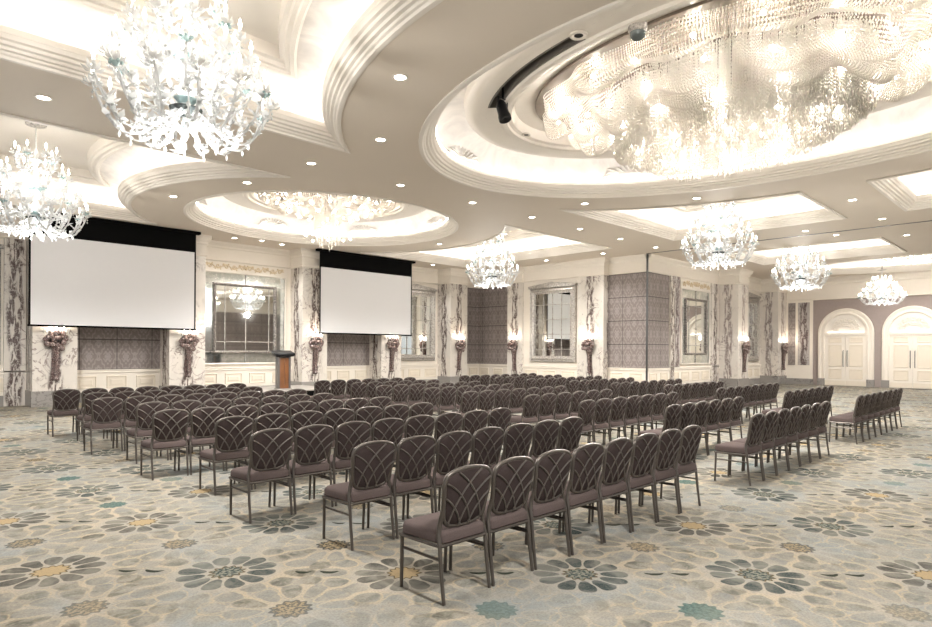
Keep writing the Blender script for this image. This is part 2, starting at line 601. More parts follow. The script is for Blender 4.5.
# ------------------------------------------------------------------ room shell
floor = MB().box(-14, 36.2, -12, 22.6, -0.2, 0.0).build('floor', M['carpet'])
struct(floor)
struct(MB().box(-8, 23.4, 22.2, 22.4, 0, 5.62).build('wall_front', M['cream']))
struct(MB().box(23.1, 23.3, 14.2, 22.2, 0, 5.62).build('wall_right', M['cream']))
struct(MB().box(22.58, 23.3, 12.45, 14.2, 0, 5.62).build('wall_pier', M['cream']))
struct(MB().box(23.3, 36.0, 12.45, 12.65, 0, 5.62).build('wall_side', M['cream']))
struct(MB().box(35.8, 36.0, -4, 12.45, 0, 5.62).build('wall_end', M['mauve']))
struct(MB().box(12, 36.0, -4.2, -4.0, 0, 5.62).build('wall_back', M['damask'], uv=(0, 0)))
struct(MB().box(12, 36.0, -4.0, -3.93, 4.6, 5.56).build('trim_back', M['cream']))
struct(MB().box(12, 36.0, -4.0, -3.93, 0.0, 1.02).build('baseboard_back', M['cream']))

O1, O2, O3 = (10.4, 4.25, 4.42, 6.0), (10.49, 16.48, 4.07, 3.88), (32.55, 4.25, 2.95, 6.0)


def ellipse(o, d=0.0, n=96):
    return [(o[0] + (o[2] - d) * math.cos(2 * math.pi * k / n), o[1] + (o[3] - d) * math.sin(2 * math.pi * k / n)) for k in range(n)]


class Coffer:
    """rectangle bitten by the disc round an oval; outline(d) is the same shape drawn in by d"""
    def __init__(self, x0, x1, y0, y1, disc=None, side=1):
        self.a = (x0, x1, y0, y1)
        self.disc, self.side = disc, side

    def outline(self, d, n=28):
        x0, x1, y0, y1 = self.a
        x0, x1, y0, y1 = x0 + d, x1 - d, y0 + d, y1 - d
        if self.disc is None:
            return [(x0, y0), (x1, y0), (x1, y1), (x0, y1)]
        cx, cy, ax, ay = self.disc
        ax, ay = ax + d, ay + d
        arc = []
        for k in range(n + 1):
            yy = y0 + (y1 - y0) * k / n
            arc.append((cx - self.side * ax * math.sqrt(max(0.0, 1 - ((yy - cy) / ay) ** 2)), yy))
        if self.side > 0:
            return [(x0, y1), (x0, y0)] + arc
        return [(x1, y0), (x1, y1)] + arc[::-1]


D1, D2 = (10.4, 4.25, 5.8, 7.37), (10.65, 16.6, 5.45, 5.3)
COFFERS = [Coffer(0.5, 0, 4.92, 10.22, D1, 1), Coffer(0.5, 0, -1.72, 3.56, D1, 1), Coffer(0.5, 0, 12.62, 20.4, D2, 1), Coffer(0, 20.3, 12.62, 20.4, D2, -1),
           Coffer(0, 20.3, 4.92, 10.22, D1, -1), Coffer(0, 20.3, -1.72, 3.56, D1, -1), Coffer(24.45, 28.6, 4.92, 10.22)]


def flat_shape(name, loops):
    cu = bpy.data.curves.new(name, 'CURVE')
    cu.dimensions = '2D'
    cu.fill_mode = 'BOTH'
    for lp in loops:
        s = cu.splines.new('POLY')
        s.points.add(len(lp) - 1)
        for pt, (a, b) in zip(s.points, lp):
            pt.co = (a, b, 0, 1)
        s.use_cyclic_u = True
    tmp = bpy.data.objects.new(name, cu)
    col.objects.link(tmp)
    dg = bpy.context.evaluated_depsgraph_get()
    me = bpy.data.meshes.new_from_object(tmp.evaluated_get(dg))
    bpy.data.objects.remove(tmp)
    bpy.data.curves.remove(cu)
    return me


plan = [(-8, -8), (36.0, -8), (36.0, 12.6), (23.3, 12.6), (23.3, 22.4), (-8, 22.4)]
me = flat_shape('ceiling', [plan] + [ellipse(o) for o in (O1, O2, O3)] + [c.outline(0.0) for c in COFFERS])
me.materials.append(M['ceiling'])
ceil_ob = link('ceiling', me, None, (0, 0, Z0))
struct(ceil_ob)

RIM = [(-0.10, 0.0), (-0.10, -0.035), (-0.05, -0.05), (0.0, -0.04), (0.02, 0.0), (0.06, 0.015), (0.08, 0.05), (0.14, 0.06), (0.16, 0.10),
       (0.22, 0.115), (0.24, 0.16), (0.29, 0.18), (0.31, 0.235), (0.33, 0.25)]
TROUGH = [(0.33, 0.25), (0.32, 0.30), (0.10, 0.30), (0.06, 0.31)]
tn = 0


def swept(name, mat, outline, prof, parent=None, smooth=35):
    mb = MB()
    mb.loft([[(a, b, Z0 + z) for a, b in outline(d)] for d, z in prof], True)
    return mb.build(name, mat, parent, smooth)


def coffer(c, k):
    global tn
    tn += 1
    rim = struct(swept('trim_%d' % tn, M['moulding'], c.outline, [(0.75 * (d + 0.10), 0.85 * z) for d, z in RIM] + [(0.75 * (d + 0.10), z) for d, z in TROUGH[1:]]))
    vault = [(0.10, 0.31), (0.08, 0.42), (0.12, 0.56), (0.28, 0.68), (0.50, 0.76), (0.72, 0.79)]
    struct(swept('ceiling_vault', M['silver'], c.outline, vault))
    frame = [(0.72, 0.79), (0.72, 0.72), (0.76, 0.69), (0.82, 0.70), (0.84, 0.73), (0.90, 0.74), (0.92, 0.80), (0.98, 0.82), (1.0, 1.02)]
    struct(swept('ceiling_frame', M['moulding'], c.outline, frame))
    top = flat_shape('ceiling_panel', [c.outline(0.98)])
    top.materials.append(M['moulding'])
    struct(link('ceiling_panel', top, None, (0, 0, Z0 + 1.02)))
    strip = swept('cove_light', M['cove'], c.outline, [(0.13, 0.305), (0.16, 0.335), (0.22, 0.335), (0.25, 0.305)], rim)
    return rim


for k, c in enumerate(COFFERS):
    coffer(c, k)


def oval(o, slot=True):
    global tn
    tn += 1
    out = lambda d: ellipse(o, d)
    rim = struct(swept('trim_%d' % tn, M['moulding'], out, [(0.75 * (d + 0.10), 0.85 * z) for d, z in RIM] + [(0.75 * (d + 0.10), z) for d, z in TROUGH[1:]]))
    # rim starts on the ceiling edge
    struct(swept('ceiling_vault', M['silver'], out, [(0.16, 0.31), (0.12, 0.45), (0.16, 0.62), (0.30, 0.82), (0.55, 0.95), (0.9, 1.0)]))
    swept('cove_light', M['cove'], out, [(0.22, 0.305), (0.25, 0.335), (0.31, 0.335), (0.34, 0.305)], rim)
    if o[2] < 3:
        top = flat_shape('ceiling_panel', [ellipse(o, 0.88)])
        top.materials.append(M['silver'])
        struct(link('ceiling_panel', top, None, (0, 0, Z0 + 1.0)))
        return
    ring = [(0.9, 1.0), (0.86, 0.86), (0.88, 0.74), (0.94, 0.68), (1.02, 0.66), (1.08, 0.64), (1.18, 0.66), (1.30, 0.66)]
    struct(swept('ceiling_ring', M['moulding'], out, ring))
    def arc(t0, t1, n=40):
        return lambda d: [(o[0] + (o[2] - d) * math.cos(math.radians(t0 + (t1 - t0) * k / n)), o[1] + (o[3] - d) * math.sin(math.radians(t0 + (t1 - t0) * k / n))) for k in range(n + 1)]
    spans = [((128, 168), True), ((168, 488), False)] if slot else [((0, 360), False)]
    for (t0, t1), deep in spans:
        mb = MB()
        prof = [(1.30, 0.66), (1.34, 0.66), (1.34, 0.86), (1.51, 0.86), (1.51, 0.66), (1.55, 0.66)] if deep else [(1.30, 0.66), (1.40, 0.665), (1.55, 0.66)]
        mb.loft([[(a_, b_, Z0 + z) for a_, b_ in arc(t0, t1, 90)(d)] for d, z in prof], False)
        if deep:
            for tt in (t0, t1):
                ca_, sa_ = math.cos(math.radians(tt)), math.sin(math.radians(tt))
                mb.add([(o[0] + (o[2] - d) * ca_, o[1] + (o[3] - d) * sa_, Z0 + z) for d, z in prof[1:5]], [(0, 1, 2, 3)])
        struct(mb.build('ceiling_slot', M['dark_slot'] if deep else M['moulding'], None, 35))
    ring2 = [(1.55, 0.66), (1.58, 0.62), (1.64, 0.61), (1.70, 0.63), (1.72, 0.68), (1.80, 0.70), (1.83, 0.80), (1.86, 0.88), (2.6, 0.90)]
    struct(swept('ceiling_ring', M['moulding'], out, ring2))
    top = flat_shape('ceiling_panel', [ellipse(o, 1.9)])
    top.materials.append(M['moulding'])
    struct(link('ceiling_panel', top, None, (0, 0, Z0 + 0.905)))


oval(O1)
oval(O2, False)
oval(O3)


def ornament(o, deg, size):
    t = math.radians(deg)
    c = Vector((o[0] + (o[2] - 0.17) * math.cos(t), o[1] + (o[3] - 0.17) * math.sin(t), Z0 + 0.64))
    tan = Vector((-o[2] * math.sin(t), o[3] * math.cos(t), 0)).normalized()
    inn = (Vector((o[0], o[1], c.z)) - c).normalized()
    mb = MB()
    r_ = random.Random(int(deg))
    for s_ in (-1, 1):
        for k in range(8):
            a_ = math.radians(20 + 17 * k)
            d = (tan * s_ * math.sin(a_) + Vector((0, 0, 1)) * math.cos(a_)).normalized()
            e = d.cross(inn).normalized()
            b0 = c + tan * s_ * 0.06 * k * size - Vector((0, 0, 0.10 * size)) + inn * 0.02
            ln = size * r_.uniform(0.24, 0.36)
            mb.add([b0, b0 + d * ln * 0.5 + e * 0.05 * size, b0 + d * ln + inn * 0.03, b0 + d * ln * 0.5 - e * 0.05 * size, b0 + d * ln * 0.5 + inn * 0.05], [(0, 1, 4), (1, 2, 4), (2, 3, 4), (3, 0, 4), (0, 3, 2, 1)])
        mb.tube([c + tan * s_ * 0.5 * size * k / 6 - Vector((0, 0, 0.10 * size + 0.04 * math.sin(k))) + inn * 0.03 for k in range(7)], 0.02, 5)
    struct(mb.build('trim_leaf', M['silver_leaf'], None, 30))


for o_, deg, sz in ((O1, 97, 1.15), (O1, 40, 1.15), (O1, 150, 1.15), (O2, 88, 1.0), (O2, -10, 1.0), (O2, 40, 1.0), (O2, 138, 1.0)):
    ornament(o_, deg, sz)


# ------------------------------------------------------------------ wall dressing
def framer(axis, const):
    if axis == 'Y':
        return lambda a, out, z: (a, const - out, z)
    return lambda a, out, z: (const - out, a, z)


def pbox(mb, P, a0, a1, o0, o1, z0, z1):
    p0, p1 = P(a0, o0, z0), P(a1, o1, z1)
    mb.box(p0[0], p1[0], p0[1], p1[1], z0, z1)


def strip_profile(mb, P, a0, a1, prof):
    """run a profile (out, z) from a0 to a1 along the wall"""
    mb.loft([[P(a0, o_, z_) for o_, z_ in prof], [P(a1, o_, z_) for o_, z_ in prof]], True, True)


def wainscot(P, a0, a1, n=3):
    global tn
    tn += 1
    mb = MB()
    pbox(mb, P, a0, a1, 0.0, 0.05, 0.30, 0.96)
    strip_profile(mb, P, a0, a1, [(0, 0.90), (0.07, 0.90), (0.09, 0.94), (0.08, 0.97), (0.10, 0.99), (0.10, 1.02), (0, 1.02)])
    ob = struct(mb.build('trim_%d' % tn, M['cream']))
    pn = MB()
    w = (a1 - a0) / n
    for k in range(n):
        b0, b1 = a0 + w * k + 0.14, a0 + w * (k + 1) - 0.14
        if b1 - b0 < 0.1:
            continue
        z0, z1 = 0.42, 0.82
        for (i, out) in ((0, 0.0),):
            ring = lambda e, out_: [P(b0 + e, 0.05 + out_, z0 + e), P(b1 - e, 0.05 + out_, z0 + e), P(b1 - e, 0.05 + out_, z1 - e), P(b0 + e, 0.05 + out_, z1 - e)]
            rings = [ring(0, 0), ring(0.012, 0.025), ring(0.035, 0.02), ring(0.045, 0.003), ring(0.10, 0.003), ring(0.13, 0.02)]
            if b1 - b0 < 0.3:
                rings = rings[:4]
            pn.loft(rings, True)
            pn.add(rings[-1], [(0, 1, 2, 3)])
    pn.build('wainscot_panel', M['panel'], ob, 30)
    sk = MB()
    pbox(sk, P, a0, a1, 0.0, 0.06, 0.0, 0.31)
    sk.build('skirting', M['grey_marble'], ob, uv=(0, 0))
    return ob


def frieze(P, a0, a1, z0=4.85, base_out=0.03):
    global tn
    tn += 1
    mb = MB()
    h = Z0 - z0
    prof = [(0, z0), (base_out + 0.05, z0), (base_out + 0.07, z0 + 0.03), (base_out + 0.03, z0 + 0.05), (base_out + 0.02, z0 + 0.08), (base_out + 0.02, z0 + h * 0.66),
            (base_out + 0.05, z0 + h * 0.70), (base_out + 0.06, z0 + h * 0.78), (base_out + 0.12, z0 + h * 0.86), (base_out + 0.15, z0 + h * 0.9), (base_out + 0.16, Z0 + 0.01), (0, Z0 + 0.01)]
    strip_profile(mb, P, a0, a1, prof)
    return struct(mb.build('trim_%d' % tn, M['cream'], None, 25))


def damask_bay(axis, const, a0, a1, n=3):
    global tn
    P = framer(axis, const)
    wainscot(P, a0, a1, n)
    frieze(P, a0, a1)
    tn += 1
    mb = MB()
    pbox(mb, P, a0, a1, 0.0, 0.04, 1.02, 4.86)
    c = (a0 + a1) / 2 if (a1 - a0) < 1.3 or (a1 - a0) > 2.2 else a0
    struct(mb.build('trim_%d' % tn, M['damask'], uv=(c, c)))


def cream_bay(axis, const, a0, a1, n=3):
    P = framer(axis, const)
    wainscot(P, a0, a1, n)
    frieze(P, a0, a1)


def column(face_axis, a0, a1, face, back, mat='marble'):
    """marble column; a0..a1 along the wall, face..back across it"""
    if face_axis == 'Y':
        x0, x1, y0, y1 = a0, a1, face, back
    else:
        x0, x1, y0, y1 = face, back, a0, a1
    sh = MB().box(x0, x1, y0, y1, 0.45, 4.86)
    ob = struct(sh.build('column', M[mat], uv=((x0 + x1) / 2, (y0 + y1) / 2)))
    MB().box(x0 - 0.03, x1 + 0.03, y0 - 0.03, y1, 0.0, 0.45).build('plinth', M['grey_marble'], ob, uv=(0, 0))
    cap = MB()
    prof = [(0.0, 4.84), (0.03, 4.84), (0.05, 4.88), (0.03, 4.91), (0.02, 5.22), (0.05, 5.26), (0.06, 5.32), (0.12, 5.38), (0.15, 5.44), (0.16, Z0 + 0.01)]
    cap.loft([[(x0 - o_, y0 - o_, z), (x1 + o_, y0 - o_, z), (x1 + o_, y1, z), (x0 - o_, y1, z)] if face_axis == 'Y' else
              [(x0 - o_, y0 - o_, z), (x1, y0 - o_, z), (x1, y1 + o_, z), (x0 - o_, y1 + o_, z)] for o_, z in prof], True, True)
    cap.build('capital', M['cream'], ob, 20)
    return ob


FY, RY = 21.3, 22.2
for a0, a1 in ((-0.4, 0.75), (3.82, 4.94), (7.56, 8.73), (12.43, 13.53), (16.20, 17.28), (20.24, 21.36)):
    column('Y', a0, a1, FY, RY)
for a0, a1 in ((18.55, 19.46), (14.20, 15.49)):
    column('X', a0, a1, 22.2, 23.1)
for a0, a1 in ((29.28, 30.48), (34.51, 35.73)):
    column('Y', a0, a1, 11.5, 12.45, 'marble_soft')

cream_bay('Y', RY, 0.75, 3.82)
damask_bay('Y', RY, 4.94, 7.56)
cream_bay('Y', RY, 8.73, 12.43, 4)
damask_bay('Y', RY, 13.53, 16.20)
cream_bay('Y', RY, 17.28, 20.24)
damask_bay('Y', RY, 21.36, 23.1, 2)
damask_bay('X', 23.1, 19.46, 22.2, 3)
struct(MB().box(22.3, 23.1, 15.49, 18.55, 0, 5.62).build('wall_bay', M['cream']))
cream_bay('X', 22.3, 15.49, 18.55)
damask_bay('X', 22.58, 12.45, 14.2, 2)
damask_bay('Y', 12.45, 22.58, 24.35, 2)
cream_bay('Y', 12.45, 24.35, 29.28, 5)
cream_bay('Y', 12.45, 30.48, 34.51, 4)
frieze(framer('X', 35.8), -4, 11.5, 4.4)

# slim marble pilasters beside the gilded mirror of the side wall and on the end wall
for nm, axis, const, a0, a1, mat in (('column', 'Y', RY, 3.28, 3.80, 'marble'), ('column', 'Y', 12.45, 24.40, 24.72, 'marble'), ('column', 'Y', 12.45, 24.74, 25.22, 'marble_panel'), ('column', 'Y', 12.45, 28.35, 29.2, 'marble')):
    mb = MB()
    pbox(mb, framer(axis, const), a0, a1, 0.0, 0.10, 1.02 if mat == 'marble_panel' else 0.0, 4.86)
    struct(mb.build(nm, M[mat], uv=((a0 + a1) / 2, 0)))
PE = framer('X', 35.8)
mb = MB()
pbox(mb, PE, 10.22, 11.5, 0.0, 0.08, 0.3, 4.4)
pil = struct(mb.build('column', M['cream'], uv=(0, 10.86)))
mb = MB()
pbox(mb, PE, 10.36, 10.92, 0.08, 0.10, 1.02, 4.3)
mb.build('marble_panel', M['marble_panel'], pil, uv=(0, 10.64))
mb = MB()
pbox(mb, PE, 11.05, 11.4, 0.08, 0.10, 1.02, 4.3)
mb.build('damask_panel', M['damask'], pil, uv=(0, 0))
mb = MB()
pbox(mb, PE, 10.2, 11.5, 0.0, 0.12, 0.0, 0.31)
mb.build('skirting', M['grey_marble'], pil, uv=(0, 0))
# folding wall track: a slit up the pier edge and a line across the ceiling
tn += 1
mb = MB()
mb.box(22.50, 22.56, 12.38, 12.44, 0, Z0)
struct(mb.build('trim_%d' % tn, M['steel']))
tn += 1
mb = MB()
mb.box(22.36, 22.44, -4, 12.36, Z0 - 0.012, Z0 + 0.02)
struct(mb.build('trim_%d' % tn, M['steel']))


# ------------------------------------------------------------------ arched doors in the end wall
def arched_door(n, yc):
    P = lambda a, out, z: (35.8 - out, yc + a, z)
    R, r, zs, z2 = 1.235, 0.93, 2.685, 2.685
    root = thing('door_%d' % n, None, None, (0, 0, 0))
    root['kind'] = 'structure'
    K = 24

    def arch(rad, out, z0=0.0):
        pts = [P(-rad, out, z0)]
        pts += [P(-rad * math.cos(math.pi * k / K), out, zs + rad * math.sin(math.pi * k / K)) for k in range(K + 1)]
        pts.append(P(rad, out, z0))
        return pts
    mb = MB()
    mb.loft([arch(R, 0), arch(R, 0.10), arch(R - 0.04, 0.13), arch(R - 0.10, 0.13), arch(R - 0.12, 0.09), arch(r + 0.10, 0.09), arch(r + 0.08, 0.12), arch(r + 0.02, 0.12), arch(r, 0.07), arch(r, 0.0)], False)
    mb.build('door_surround', M['cream'], root, 25)
    for s in (-1, 1):
        b = MB()
        pbox(b, P, s * (r + 0.0), s * (R + 0.02), 0.0, 0.15, 0.0, 0.36)
        b.build('surround_base', M['grey_marble'], root, uv=(0, 0))
    lun = MB()
    ring = [P(-r * math.cos(math.pi * k / K), 0.02, zs + r * math.sin(math.pi * k / K)) for k in range(K + 1)]
    lun.add(ring, [tuple(range(len(ring)))])
    lu = lun.build('lunette', M['moulding'], root)
    sc = MB()
    for k in range(9):                                   # carved scrolls
        t = math.pi * (k + 0.5) / 9
        for q_, rr in ((0.0, 0.58), (0.14, 0.36)):
            cx_, cz_ = -rr * math.cos(t + q_), zs + 0.06 + rr * math.sin(t + q_)
            pts = [P(cx_ + 0.10 * (1 - i / 9) * math.cos(i * 0.8 + k), 0.045, cz_ + 0.10 * (1 - i / 9) * math.sin(i * 0.8 + k)) for i in range(9)]
            sc.tube(pts, 0.034, 6)
    sc.build('carving', M['cream'], lu, 40)
    tb = MB()
    pbox(tb, P, -r, r, 0.0, 0.12, 2.56, 2.70)
    tb.build('transom', M['cream'], root)
    for s in (-1, 1):
        d = MB()
        a0, a1 = (0.006, r) if s > 0 else (-r, -0.006)
        pbox(d, P, a0, a1, 0.0, 0.05, 0.02, 2.56)
        leaf = d.build('door_leaf', M['cream'], root)
        pn = MB()
        for z0, z1 in ((0.36, 0.86), (0.98, 2.08), (2.18, 2.46)):
            rg = lambda e, o_: [P(a0 + 0.16 + e, 0.05 + o_, z0 + e), P(a1 - 0.16 - e, 0.05 + o_, z0 + e), P(a1 - 0.16 - e, 0.05 + o_, z1 - e), P(a0 + 0.16 + e, 0.05 + o_, z1 - e)]
            rs = [rg(0, 0), rg(0.015, 0.03), rg(0.04, 0.028), rg(0.05, 0.004)]
            pn.loft(rs, True)
            pn.add(rs[-1], [(0, 1, 2, 3)])
        pn.build('door_panel', M['panel'], leaf)
        kk = MB()
        pbox(kk, P, a0 + 0.01, a1 - 0.01, 0.05, 0.06, 0.02, 0.26)
        kk.build('kick_plate', M['panel'], leaf)
        h = MB()
        hx = s * 0.09
        h.tube([P(hx, 0.05, 0.98), P(hx, 0.11, 1.02), P(hx, 0.11, 1.75), P(hx, 0.05, 1.79)], 0.016, 8)
        h.build('door_handle', M['steel'], leaf, 40)
    st_ = MB()
    pbox(st_, P, -0.8, 0.8, 0.085, 0.11, 2.70, 2.712)
    st_.build('lunette_light', M['cove'], root)
    return root


arched_door(1, 8.72)
arched_door(2, 5.92)


# ------------------------------------------------------------------ chairs
def back_outline(n=40):
    """closed outline of the chair back in (x, z), bottom middle first, going right"""
    key = [(0, 0.490), (0.09, 0.494), (0.155, 0.512), (0.190, 0.552), (0.204, 0.63), (0.216, 0.73), (0.224, 0.79), (0.214, 0.845), (0.165, 0.874), (0.09, 0.889), (0, 0.895)]
    pts = []
    for (x0, z0), (x1, z1) in zip(key, key[1:]):
        pts += [(x0 + (x1 - x0) * t, z0 + (z1 - z0) * t) for t in (0, 0.5)]
    pts.append(key[-1])
    sm = pts[:]
    for i in range(1, len(pts) - 1):
        sm[i] = tuple(0.25 * pts[i - 1][k] + 0.5 * pts[i][k] + 0.25 * pts[i + 1][k] for k in (0, 1))
    return sm + [(-a, b) for a, b in sm[-2:0:-1]]


def back_y(z):
    """depth of the chair back at height z (it leans away from the seat)"""
    return 0.075 - 0.10 * (z - 0.45) / 0.46 + (0.02 * ((z - 0.68) / 0.23) ** 2 if z > 0.68 else 0)


def half_width(z):
    ol = [p_ for p_ in back_outline() if p_[0] >= 0]
    best = 0
    for (xa, za), (xb, zb) in zip(ol, ol[1:]):
        if min(za, zb) <= z <= max(za, zb) and abs(zb - za) > 1e-6:
            best = max(best, xa + (xb - xa) * (z - za) / (zb - za))
    return best


def make_chair():
    root = thing('banquet_chair', 'chair', 'chair')
    # seat cushion
    mb = MB()
    rings = []

    def seat_ring(i, z):
        w0, w1, y0, y1, c = 0.222 - i, 0.236 - i, 0.03 + i, 0.475 - i, 0.035
        base = [(-w0 + c, y0), (w0 - c, y0), (w0, y0 + c), (w1, y1 - c * 1.5), (w1 - c * 1.5, y1), (-w1 + c * 1.5, y1), (-w1, y1 - c * 1.5), (-w0, y0 + c)]
        return [(a, b, z) for a, b in base]
    for i, z in ((0.012, 0.392), (0.0, 0.402), (0.0, 0.452), (0.008, 0.468), (0.03, 0.478), (0.09, 0.484)):
        rings.append(seat_ring(i, z))
    mb.loft(rings, True, True)
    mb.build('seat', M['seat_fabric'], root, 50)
    # seat frame
    mb = MB()
    for p_ in (((-0.222, 0.045, 0.38), (-0.228, 0.46, 0.38)), ((0.222, 0.045, 0.38), (0.228, 0.46, 0.38)), ((-0.222, 0.045, 0.38), (0.222, 0.045, 0.38)), ((-0.228, 0.46, 0.38), (0.228, 0.46, 0.38))):
        mb.tube(p_, 0.013, 6)
    mb.build('seat_frame', M['bronze'], root, 50)
    # legs
    for s in (-1, 1):
        mb = MB()
        mb.tube([(s * 0.222, 0.005, 0.0), (s * 0.222, 0.03, 0.18), (s * 0.221, 0.052, 0.40)], [0.0125, 0.014, 0.0145], 8)
        mb.build('rear_leg', M['bronze'], root, 50)
        mb = MB()
        mb.tube([(s * 0.214, 0.462, 0.0), (s * 0.219, 0.448, 0.39)], [0.0125, 0.0145], 8)
        mb.build('front_leg', M['bronze'], root, 50)
        mb = MB()
        mb.tube([(s * 0.226, 0.045, 0.29), (s * 0.217, 0.452, 0.29)], 0.010, 6)
        mb.build('stretcher', M['bronze'], root, 50)
    # back frame tube: from both rear legs up round the oval
    ol = back_outline()
    mb = MB()
    mb.tube([(x, back_y(z), z) for x, z in ol + [ol[0]]], 0.0165, 8, False)
    for s in (-1, 1):
        mb.tube([(s * 0.221, 0.052, 0.39), (s * 0.217, 0.066, 0.45), (s * 0.206, 0.068, 0.52), (s * 0.204, back_y(0.62), 0.62)], 0.016, 8)
    mb.build('back_frame', M['bronze'], root, 50)
    # padded back
    mb = MB()
    cz = 0.70
    rings = []
    for sc, dy in ((0.965, -0.008), (0.93, -0.016), (0.6, -0.018), (0.02, -0.018)):
        rings.append([(x * sc, back_y(cz + (z - cz) * sc) + dy, cz + (z - cz) * sc) for x, z in ol])
    front = []
    for sc, dy in ((0.965, 0.012), (0.90, 0.028), (0.6, 0.034), (0.02, 0.036)):
        front.append([(x * sc, back_y(cz + (z - cz) * sc) + dy, cz + (z - cz) * sc) for x, z in ol])
    mb.loft(rings[::-1] + front, True, True)
    mb.build('backrest', M['fabric'], root, 50)
    # crossing ribs on the rear face
    mb = MB()
    for s in (-1, 1):
        for (cx_, cz_, rad) in ((-0.42, 0.36, 0.405), (-0.42, 0.36, 0.495), (-0.42, 0.36, 0.60)):
            run = []
            for k in range(41):
                t = -0.1 + 1.5 * k / 40
                x_, z_ = cx_ + rad * math.cos(t), cz_ + rad * math.sin(t)
                ok = 0.493 < z_ < 0.9 and abs(x_) < half_width(z_) - 0.003
                if ok:
                    run.append((s * x_, back_y(z_) - 0.020, z_))
                elif run:
                    break
            if len(run) > 2:
                mb.tube(run, 0.0072, 6)
    mb.build('back_lattice', M['rib'], root, 50)
    remember(root)
    return root


ORD = ['', 'first', 'second', 'third', 'fourth', 'fifth', 'sixth', 'seventh', 'eighth', 'ninth']
chair0 = make_chair()
S = 0.487
BLOCKS = [('left', 8, [3.06, 3.28, 3.04, 3.28, 3.05, 3.28, 3.04, 3.26, 3.07]),
          ('middle', 7, [8.36, 8.80, 8.57, 8.85, 8.63, 8.87, 8.65, 8.93, 8.76]),
          ('right', 8, [13.47, 13.85, 13.76, 14.02, 13.88, 14.03, 13.88, 14.05, 13.93])]
used = False
for bname, nmax, starts in BLOCKS:
    for r_ in range(9):
        nrow = nmax - (r_ % 2)
        row = 'front row' if r_ == 0 else 'back row' if r_ == 8 else ORD[r_ + 1] + ' row from camera'
        for k in range(nrow):
            pos = 'at the left end' if k == 0 else 'at the right end' if k == nrow - 1 else ORD[k + 1] + ' from left'
            label = 'brown banquet chair %s, %s, %s block' % (pos, row, bname)
            loc = (starts[r_] + k * S, 3.03 + 1.371 * r_, 0)
            grp = 'banquet chairs in the %s block' % bname
            if not used:
                chair0.location = loc
                chair0['label'], chair0['group'] = label, grp
                used = True
                c_ = chair0
            else:
                c_ = copy_tree(chair0, loc, label, grp)


# ------------------------------------------------------------------ projection screens
def screen(x0, x1, label):
    root = thing('projection_screen', label, 'projection screen', ((x0 + x1) / 2, 20.84, 2.30), 0, 'projection screens hanging from the ceiling')
    w = (x1 - x0) / 2
    MB().box(-w + 0.05, w - 0.05, -0.004, 0.004, 0.05, 2.565).build('screen_fabric', M['screen'], root)
    b = MB()
    b.box(-w, w, -0.005, 0.005, 2.565, 3.17)
    b.box(-w, -w + 0.05, -0.006, 0.006, 0.03, 2.565)
    b.box(w - 0.05, w, -0.006, 0.006, 0.03, 2.565)
    b.build('black_masking', M['black'], root)
    r = MB()
    r.tube([(-w - 0.02, 0, 0.025), (w + 0.02, 0, 0.025)], 0.028, 10)
    r.build('bottom_bar', M['black'], root, 50)
    c = MB()
    c.box(-w - 0.12, w + 0.12, -0.11, 0.11, 3.16, 3.243)
    c.build('screen_case', M['black'], root)


screen(3.64, 8.22, 'large white projection screen with black top at far left, behind the glass chandelier')
screen(12.89, 17.47, 'white projection screen with black top hanging to the right of the lectern')


# ------------------------------------------------------------------ stage and lectern
mb = MB()
mb.box(7.2, 12.35, 18.5, 21.2, 0.0, 0.31)
stage = thing('stage_platform', 'low black stage platform under the lectern', 'stage', (0, 0, 0))
mb.build('stage_skirt', M['black'], stage)
MB().box(7.18, 12.37, 18.48, 21.2, 0.31, 0.345).build('stage_top', M['grey_wood'], stage)

lect = thing('lectern', 'wooden lectern with black slanted top standing on the stage platform', 'lectern', (10.58, 19.37, 0.345))
lect.rotation_euler = (0, 0, math.radians(-12))
for s in (-1, 1):
    MB().box(s * 0.21, s * 0.15, -0.17, 0.17, 0.03, 1.12).build('side_panel', M['dark_side'], lect)
for x0_, x1_ in ((-0.145, -0.004), (0.004, 0.145)):
    MB().box(x0_, x1_, -0.15, -0.12, 0.03, 1.06).build('front_panel', M['wood'], lect)
MB().box(-0.24, 0.24, -0.20, 0.20, 0, 0.03).build('base', M['grey_wood'], lect)
mb = MB()
mb.loft([[(x_ * k_, y_ * k_, z_ + (0.06 if y_ > 0 else -0.03)) for x_, y_ in ((-0.34, -0.24), (-0.1, -0.29), (0.1, -0.29), (0.34, -0.24), (0.36, 0.0), (0.33, 0.24), (-0.33, 0.24), (-0.36, 0.0))] for k_, z_ in ((0.8, 1.13), (0.97, 1.17), (1.0, 1.22), (0.96, 1.25))], True, True)
mb.build('reading_top', M['black_plastic'], lect, 30)
mb = MB()
mb.lathe([(0.10, 1.06), (0.16, 1.13)], 16, caps=True)
mb.build('neck', M['grey_wood'], lect, 40)


# ------------------------------------------------------------------ mirrors
def scroll(mb, P, cx_, cz_, r, turns, s, out, thick):
    pts = []
    for i in range(18):
        t = i / 17
        a = s * turns * 2 * math.pi * t
        rr = r * (1 - 0.85 * t)
        pts.append(P(cx_ + s * rr * math.cos(a), out, cz_ + rr * math.sin(a)))
    mb.tube(pts, thick, 5)


